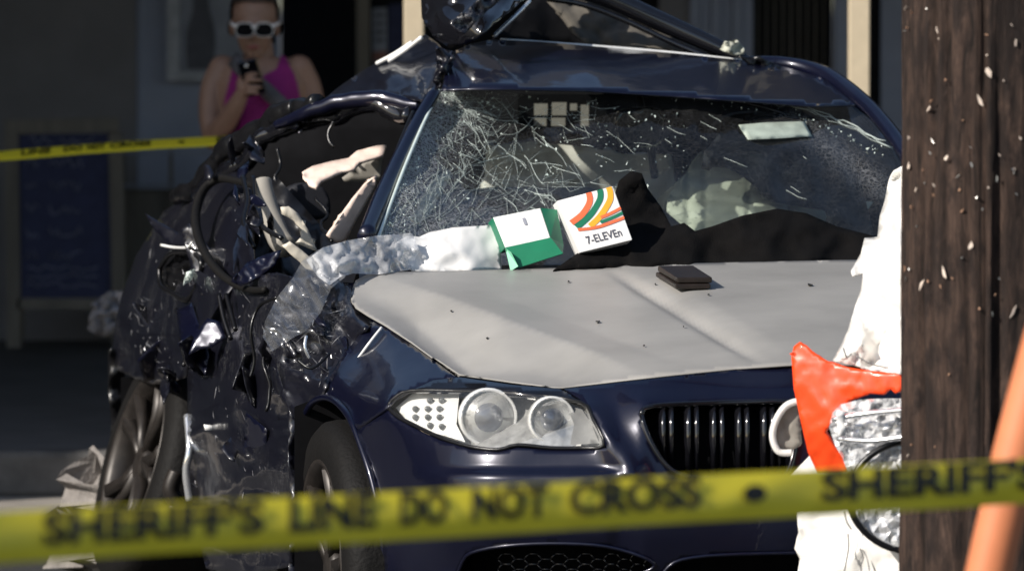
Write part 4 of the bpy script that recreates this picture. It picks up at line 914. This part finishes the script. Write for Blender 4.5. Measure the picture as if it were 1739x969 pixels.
for q in ([(1434, 868), (1438, 885), (1446, 898)], [(1440, 905), (1441, 930), (1434, 969), (1430, 1000)], [(1460, 930), (1466, 945), (1462, 958)], [(1476, 932), (1480, 950), (1486, 969)], [(1432, 590), (1438, 606), (1446, 600)], [(1455, 604), (1480, 618), (1520, 626)]):
    pts = []
    for a in q: pts.append(U(a[0], a[1], 11.56 if a[1] > 800 else 11.55))
    tube('panel_crack', spline(pts, 4), .0016, M['lamp_grey'], wc, 6)
v, f = box_v(U(1900, 900, 13.2), XYZ, (.42, 1.4, .33)); mk('body_shell', v, f, M['white_paint'], wc, smooth=False).modifiers.new('b', 'BEVEL').width = .1

# ------------------------------------------------------------------ wooden pole in front
pr = .172; pc = U(1530, 600, 11.05)[0] + pr
pl = thing('utility_pole', (pc, 11.05, 0), label='weathered dark wooden utility pole at the right edge', cat='pole')
m, t, b = nodes('pole_wood')
co = coords(t, (20, 20, 2.4)); n1 = N(t, 'ShaderNodeTexNoise', Scale=2.2, Detail=10.0, Roughness=.75, Distortion=1.1); t.links.new(co, n1.inputs['Vector'])
co2 = coords(t, (7, 7, 3)); n2n = N(t, 'ShaderNodeTexNoise', Scale=3.0, Detail=6.0, Roughness=.7); t.links.new(co2, n2n.inputs['Vector'])
cA = mixc(t, ramp(t, n1.outputs[0], .36, .66), (.010, .007, .006, 1), (.105, .066, .050, 1)); cB = mixc(t, ramp(t, n2n.outputs[0], .45, .6), cA, (.022, .015, .013, 1))
t.links.new(cB, b.inputs['Base Color']); b.inputs['Roughness'].default_value = .8; b.inputs['Specular IOR Level'].default_value = .25
bp = N(t, 'ShaderNodeBump', Strength=.8, Distance=.012); t.links.new(n1.outputs[0], bp.inputs['Height']); t.links.new(bp.outputs[0], b.inputs['Normal'])
M['pole'] = m
rings = []
for z in list(np.linspace(0, 2.2, 46)) + [3, 4, 6, 8.5]:
    rg = []
    for k in range(150):
        a = 2 * math.pi * k / 150; q = Vector((math.cos(a) * 9, math.sin(a) * 9, z * .55))
        r = pr - .022 * max(0, noise.noise(q) * 1.6 - .25) + .004 * noise.noise(Vector((math.cos(a) * 3, math.sin(a) * 3, z * 5))) - .004 * abs(noise.noise(q * 3)) + .003 * noise.noise(q * .4)
        rg.append((pc + math.cos(a) * r, 11.05 + math.sin(a) * r, z))
    rings.append(rg)
V, Fc = loft(rings); mk('shaft', V, Fc, M['pole'], pl)
rnd = random.Random(5)
sm = {}
chip_mats = [simple('torn_paper', (.75, .62, .52), .7), simple('staple_steel', (.6, .58, .55), .3, .8), simple('splinter', (.42, .24, .15), .7)]
for i in range(84):
    a = rnd.uniform(-2.95, -.9); z = rnd.uniform(1.61 - 1.0, 1.62) if i > 60 else rnd.uniform(1.0, 1.62)
    px_ = pc + math.cos(a) * (pr + .001)
    c = np.array((px_, 11.05 + math.sin(a) * (pr + .001), z)); tng = np.array((-math.sin(a), math.cos(a), 0)); no = np.array((math.cos(a), math.sin(a), 0))
    big = i % 9 == 0
    w_, h_ = (rnd.uniform(.003, .007), rnd.uniform(.007, .016)) if big else (rnd.uniform(.001, .003), rnd.uniform(.002, .008))
    rot = rnd.uniform(-.9, .9); u = tng * math.cos(rot) + ZV * math.sin(rot); w2 = -tng * math.sin(rot) + ZV * math.cos(rot)
    V = [c + u * w_ * math.cos(q) * rnd.uniform(.25, 1.2) + w2 * h_ * math.sin(q) * rnd.uniform(.3, 1.2) + no * rnd.uniform(.0003, .0012) for q in np.linspace(0, 6.28, 8)[:7]] + [c - no * .006]
    mk('paper_scrap' if big else 'staple', V, [tuple(range(7))] + [(k, (k + 1) % 7, 7) for k in range(7)], chip_mats[0] if big else rnd.choice(chip_mats), pl, smooth=False)

# ------------------------------------------------------------------ caution tapes
def tape(name, path, half, lab, letters, tilt=0.0, wave=0.0, seed=1, n=140):
    """ribbon along path [(px, py, Y)]; letters = [(text, px start, px end, v0, v1)] printed on the street side"""
    pts = spline([np.array(q, float) for q in path], max(4, n // (len(path) - 1))); xs = [p[0] for p in pts]
    def at_(px, v):
        i = np.interp(px, xs, range(len(pts))); i0 = int(min(i, len(pts) - 2)); q = pts[i0] * (1 - (i - i0)) + pts[i0 + 1] * (i - i0)
        c = U(q[0], q[1], q[2]); tl = tilt + wave * noise.noise(Vector((px / 160, seed, 0)))
        h = half * v
        fold = half * (.2 * v * v + .12 * noise.noise(Vector((px / 110, v * .8, seed))))
        return c + np.array((0, math.sin(tl) * h + fold, math.cos(tl) * h))
    root = thing(name, at_(path[len(path) // 2][0], 0), label=lab, cat='tape')
    V = []; m_ = 9
    for p in pts:
        for j in range(m_): V.append(at_(p[0], -1 + 2 * j / (m_ - 1)))
    mk('ribbon', V, [(i * m_ + j, (i + 1) * m_ + j, (i + 1) * m_ + j + 1, i * m_ + j + 1) for i in range(len(pts) - 1) for j in range(m_ - 1)], M['tape'], root)
    for (s, a, b_, v0, v1) in letters:
        tv, tf = text2d(s, bold=.04); x0 = min(v[0] for v in tv); x1 = max(v[0] for v in tv); y0 = min(v[1] for v in tv); y1 = max(v[1] for v in tv)
        V = []
        for (x, y) in tv:
            V.append(at_(a + (x - x0) / (x1 - x0) * (b_ - a), v0 + (y - y0) / (y1 - y0) * (v1 - v0)) + np.array((0, -.005, 0)))
        mk('lettering', V, tf, M['tape_ink'], root, smooth=False)
    return root
lt = [("SHERIFF'S", 74, 450), ('LINE', 492, 640), ('DO', 680, 762), ('NOT', 802, 932), ('CROSS', 968, 1192), ("SHERIFF'S", 1396, 1772)]
tape('barrier_tape', [(-80, 918, 6.8), (300, 896, 7.0), (700, 875, 7.2), (1100, 851, 7.4), (1450, 833, 7.6), (1900, 808, 7.9)], .0312, 'blurred yellow sheriff line tape stretched across the foreground',
     [(s, a, b_, -.38, 1.0) for s, a, b_ in lt] + [('\u2022', 1262, 1302, -.25, .5)], tilt=.12, wave=.12, seed=3)
tape('barrier_tape', [(-80, 272, 18.52), (100, 257, 18.52), (250, 246, 18.52), (400, 238, 18.52), (560, 228, 18.52)], .037, 'thin twisted yellow tape in the background before the woman',
     [(s, a, b_, -.15, .95) for s, a, b_ in (('LINE', 36, 86), ('DO', 108, 140), ('NOT', 148, 178), ('CROSS', 186, 256), ("SHERIFF'S", 366, 500))] + [('\u2022', 302, 314, 0, .5)], tilt=1.16, wave=.15, seed=8, n=90)

# orange leaning post in the right foreground
ob = U(1600, 1360, 8.75); ob = ob * np.array((1, 1, 0)) + np.array((0, 0, .02))
og = thing('orange_post', ob, label='blurred orange post leaning in the right foreground', cat='post')
pts = spline([U(1600, 1360, 8.75), U(1676, 990, 8.75), U(1703, 870, 8.75), U(1728, 760, 8.75), U(1782, 560, 8.75), U(1850, 330, 8.75)], 6)
tube('tube', pts, [.0370 - .00003 * i for i in range(len(pts))], M['orange'], og, 20)
tube('foot', [ob + np.array((0, 0, -.02)), ob + np.array((.004, 0, .03)), ob + np.array((.006, 0, .05))], [.11, .10, .045], M['rubber'], og, 20)

# ------------------------------------------------------------------ rubble by the rear wheel
def rock(name, pts, Y, th, lab, seed):
    d = lambda x, y: Y + .0006 * (x - pts[0][0])
    o = panel(name, pts, d, M['concrete'], None, step=9, jit=.3, amp=.02, size=60, seed=seed, smooth=False, proj=UY)
    solid(o, th); return tag(o, lab, 'rubble', 'broken concrete by the rear wheel')
rock('concrete_chunk', [(176, 960), (178, 880), (176, 838), (170, 824), (180, 806), (196, 796), (212, 806), (222, 826), (236, 866), (232, 900), (220, 962)], 15.3, .18, 'tall grey concrete chunk leaning against the rear wheel', 4)
rock('concrete_chunk', [(140, 962), (144, 880), (158, 846), (172, 836), (176, 870), (174, 962)], 15.5, .15, 'narrow grey concrete piece left of the tall chunk', 9)
o = panel('torn_packet', [(206, 962), (236, 956), (300, 957), (326, 962), (330, 985), (204, 985)], lambda x, y: 15.0, M['paper'], None, step=9, jit=.2, amp=.03, size=30, seed=3, smooth=False, proj=UY); solid(o, .02); tag(o, 'white torn packet on the ground below the tape', 'packet')
o = panel('pale_rag', [(150, 540), (165, 510), (185, 494), (212, 496), (216, 530), (200, 560), (176, 572), (158, 565)], lambda x, y: 18.5, simple('grey_rag', (.30, .29, .30), .9), None, step=8, jit=.3, amp=.08, size=26, seed=5, smooth=False, proj=UY)
solid(o, .03); tag(o, 'pale grey bundle behind the rear of the wreck', 'rag')

# ------------------------------------------------------------------ woman with a phone
YH = 18.95
def uw(px, py, dy=0.0): return Vector(U(px, py, YH + dy))
def build_person():
    bm = bmesh.new()
    def cap(pts, rads, k=5, seg=14, flat=1.0):
        pp = spline([tuple(p) for p in pts], k); rr = list(np.interp(np.linspace(0, 1, len(pp)), np.linspace(0, 1, len(rads)), rads))
        v, f = tube_v(pp, rr, seg, flat); vs = [bm.verts.new(q) for q in v]
        for ff in f: bm.faces.new([vs[i] for i in ff])
        for e, r in ((pp[0], rr[0]), (pp[-1], rr[-1])): ell(e, (r, r, r))
    def ell(c, r, rot=None):
        mt = Matrix.Translation(Vector(c)) @ (rot or Matrix.Identity(4)) @ Matrix.Diagonal((r[0], r[1], r[2], 1))
        bmesh.ops.create_uvsphere(bm, u_segments=20, v_segments=14, radius=1, matrix=mt)
    def torso(rows):
        rings = []
        for c, a, b_ in rows: rings.append([bm.verts.new((c.x + a * math.cos(q), c.y + b_ * math.sin(q), c.z)) for q in np.linspace(0, 2 * math.pi, 25)[:-1]])
        for i in range(len(rings) - 1):
            for k in range(24): bm.faces.new((rings[i][k], rings[i][(k + 1) % 24], rings[i + 1][(k + 1) % 24], rings[i + 1][k]))
        bm.faces.new(rings[0][::-1]); bm.faces.new(rings[-1])
    torso([(uw(450, 440), .165, .11), (uw(450, 390), .175, .12), (uw(449, 330), .150, .11), (uw(448, 280), .130, .10), (uw(446, 220), .140, .11), (uw(444, 175), .155, .125), (uw(443, 140), .160, .11), (uw(442, 112), .150, .08), (uw(441, 98), .095, .06)])
    cap([uw(441, 112, .01), uw(438, 80, -.01), uw(434, 55, -.01)], [.058, .05, .05])
    rot = Matrix.Rotation(math.radians(20), 4, 'X')
    hc = uw(432, 40, -.02)
    ell(hc + Vector((0, .012, .035)), (.074, .092, .085), rot); ell(hc + Vector((0, -.022, -.035)), (.058, .062, .085), rot)
    ell(hc + Vector((0, -.045, -.095)), (.030, .030, .026)); ell(hc + Vector((0, -.088, -.032)), (.012, .018, .024)); ell(hc + Vector((0, -.098, -.045)), (.014, .012, .010))
    ell(hc + Vector((0, -.083, -.074)), (.024, .012, .007)); ell(hc + Vector((0, -.081, -.084)), (.020, .011, .006))
    for s in (-1, 1): ell(hc + Vector((s * .074, .01, -.015)), (.010, .018, .030))
    # arm holding the phone
    cap([uw(378, 118), uw(362, 150, -.01), uw(357, 195, -.03), uw(362, 236, -.06)], [.048, .044, .040, .034])
    cap([uw(362, 236, -.06), uw(380, 212, -.12), uw(400, 180, -.19), uw(410, 160, -.22)], [.036, .038, .030, .023])
    ell(uw(414, 146, -.23), (.026, .020, .036))
    for i, (y0, x1, y1) in enumerate(((131, 436, 126), (141, 443, 136), (151, 443, 148), (160, 438, 158))):
        cap([uw(412, y0 + 2, -.235), uw(424, (y0 + y1) / 2 - 2, -.262), uw(x1, y1, -.258)], [.0078, .0074, .0066], 4, 8)
    cap([uw(412, 148, -.22), uw(410, 132, -.22), uw(420, 118, -.235)], [.012, .011, .008], 4, 8)
    # other arm, hanging
    cap([uw(508, 118), uw(524, 150, .01), uw(532, 200, .0), uw(532, 255, -.02), uw(524, 310, -.05), uw(518, 350, -.06)], [.048, .045, .040, .036, .030, .024])
    ell(uw(516, 372, -.06), (.020, .032, .042))
    for i in range(4): cap([uw(512 + i * 3, 388, -.09 + i * .016), uw(510 + i * 3, 408, -.095 + i * .016), uw(509 + i * 3, 424 - abs(i - 1.5) * 4, -.088 + i * .016)], [.009, .0085, .007], 4, 8)
    cap([uw(510, 366, -.085), uw(505, 386, -.10), uw(506, 400, -.105)], [.012, .010, .008], 4, 8)
    for s in (-1, 1):
        cap([uw(450 + s * 42, 430), uw(450 + s * 44, 540, -.01), uw(450 + s * 40, 610, 0), uw(450 + s * 40, 660, .02), uw(450 + s * 38, 725, .01)], [.092, .078, .056, .058, .036])
        z = .146; c = uw(450 + s * 38, 735, 0); cap([Vector((c.x, c.y + .03, z + .035)), Vector((c.x + s * .01, c.y - .08, z + .03)), Vector((c.x + s * .02, c.y - .17, z + .022))], [.036, .034, .024])
    me = bpy.data.meshes.new('b'); bm.to_mesh(me); bm.free()
    o = bpy.data.objects.new('b', me); COL.objects.link(o)
    r = o.modifiers.new('r', 'REMESH'); r.mode = 'VOXEL'; r.voxel_size = .0045
    s_ = o.modifiers.new('s', 'SMOOTH'); s_.factor = .5; s_.iterations = 4
    dg = bpy.context.evaluated_depsgraph_get(); dg.update(); ev = o.evaluated_get(dg); m2 = ev.to_mesh()
    V = [tuple(v.co) for v in m2.vertices]; Nn = [tuple(v.normal) for v in m2.vertices]; Fs = [tuple(p.vertices) for p in m2.polygons]
    ev.to_mesh_clear(); bpy.data.objects.remove(o)
    return V, Nn, Fs, hc
V, Nn, Fs, hc = build_person()
pe = thing('person', (uw(450, 735).x, YH, .146), label='woman in magenta tank top and white sunglasses looking at her phone', cat='person')
mk('body', V, Fs, M['skin'], pe)
A = np.array(V); NA = np.array(Nn)
pxy = np.array([project(v) for v in V])
def garment(name, pred, off, mat):
    ids = np.where(pred)[0]; S = set(ids.tolist()); fs = [f for f in Fs if all(i in S for i in f)]
    used = sorted({i for f in fs for i in f}); mp = {i: k for k, i in enumerate(used)}
    return mk(name, [A[i] + NA[i] * off for i in used], [tuple(mp[i] for i in f) for f in fs], mat, pe)
X, Yp, D = pxy[:, 0], pxy[:, 1], A[:, 1]
front_arm = (D < YH - .135) | ((X < 392) & (Yp > 150 - (X - 360) * .9))
def edge_l(y): return np.interp(y, [85, 105, 130, 165, 220, 300, 470], [405, 398, 392, 384, 375, 372, 350])
def edge_r(y): return np.interp(y, [85, 105, 130, 165, 220, 300, 470], [474, 488, 500, 508, 512, 512, 560])
neck = (np.abs(X - 442) < np.interp(Yp, [90, 118, 132], [36, 26, 0])) & (Yp < 132)
garment('tank_top', (Yp > 88) & (Yp < 400) & (X > edge_l(Yp)) & (X < edge_r(Yp)) & (D > YH - .14) & ~neck, .007, M['magenta'])
garment('shorts', (Yp > 392) & (Yp < 560) & (X < 512), .008, M['shorts'])
garment('shoes', (A[:, 2] < .146 + .075), .006, M['white_frame'])
hx, hy, hzv = A[:, 0] - hc.x, A[:, 1] - hc.y, A[:, 2] - hc.z
garment('hair', (hzv > -.08) & (np.abs(hx) < .095) & ((hzv > .060 - hy * .1) | ((hy > .02) & (hzv > -.07))) & (hy > -.09), .012, M['hair'])
tube('hair_bun', [tuple(hc + Vector((0, .07, .105))), tuple(hc + Vector((0, .085, .13))), tuple(hc + Vector((0, .09, .15)))], [.03, .04, .02], M['hair'], pe, 12)
sg = thing('sunglasses', tuple(hc), label='white framed sunglasses with dark lenses on the woman', cat='sunglasses')
for s in (-1, 1):
    c = uw(432 + s * 16.5, 51, -.135 + .0)
    sq = lambda q: math.copysign(abs(q) ** .7, q)
    ov = [c + Vector((sq(math.cos(a)) * .031, .003 * math.cos(a) * s, sq(math.sin(a)) * .023)) for a in np.linspace(0, 2 * math.pi, 25)[:-1]]
    lo = mk('lens', ov, [tuple(range(24))], M['liner'], sg, smooth=False)
    tube('frame', ov[:13], .002, M['white_frame'], sg, 6)
    tube('frame', ov[12:] + [ov[0]], .0012, M['white_frame'], sg, 6)
    tube('temple', [c + Vector((s * .027, 0, .012)), c + Vector((s * .046, .03, .02)), c + Vector((s * .052, .12, .025))], .0045, M['white_frame'], sg, 6)
tube('lips', [tuple(hc + Vector((-.022, -.092, -.079))), tuple(hc + Vector((0, -.098, -.078))), tuple(hc + Vector((.022, -.092, -.079)))], [.003, .007, .003], simple('lips', (.30, .09, .08), .5), pe, 8)
tube('bridge', [uw(427, 47, -.137), uw(432, 45, -.14), uw(437, 47, -.137)], .004, M['white_frame'], sg, 6)
ph = thing('phone', tuple(uw(428, 120, -.25)), label='dark smartphone in the hand of the woman', cat='phone')
v, f = box_v(uw(428, 132, -.245), [np.array((.95, .1, .25)), np.array((0, 1., .3)) / 1.044, np.array((-.26, -.28, .93))], (.034, .004, .062))
mk('case', v, f, M['black_gloss'], ph, smooth=False).modifiers.new('b', 'BEVEL').width = .003
tube('camera_lens', [uw(418, 112, -.262), uw(418, 112, -.268)], .006, M['chrome'], ph, 10)
sp = [uw(396, 99, -.035), uw(402, 108, -.085), uw(424, 130, -.135), uw(450, 152, -.15), uw(478, 178, -.145), uw(506, 206, -.10), uw(520, 235, -.02)]
V = []; pp = spline([tuple(q) for q in sp], 6)
for i, q in enumerate(pp):
    for dx, dz in ((-.016, -.02), (.016, .02)): V.append(np.array(q) + np.array((dx, -.006, dz)))
stp = mk('shoulder_strap', V, [(2 * i, 2 * i + 1, 2 * i + 3, 2 * i + 2) for i in range(len(pp) - 1)], M['strap'], pe); solid(stp, .004)
print('objects', len(bpy.data.objects))
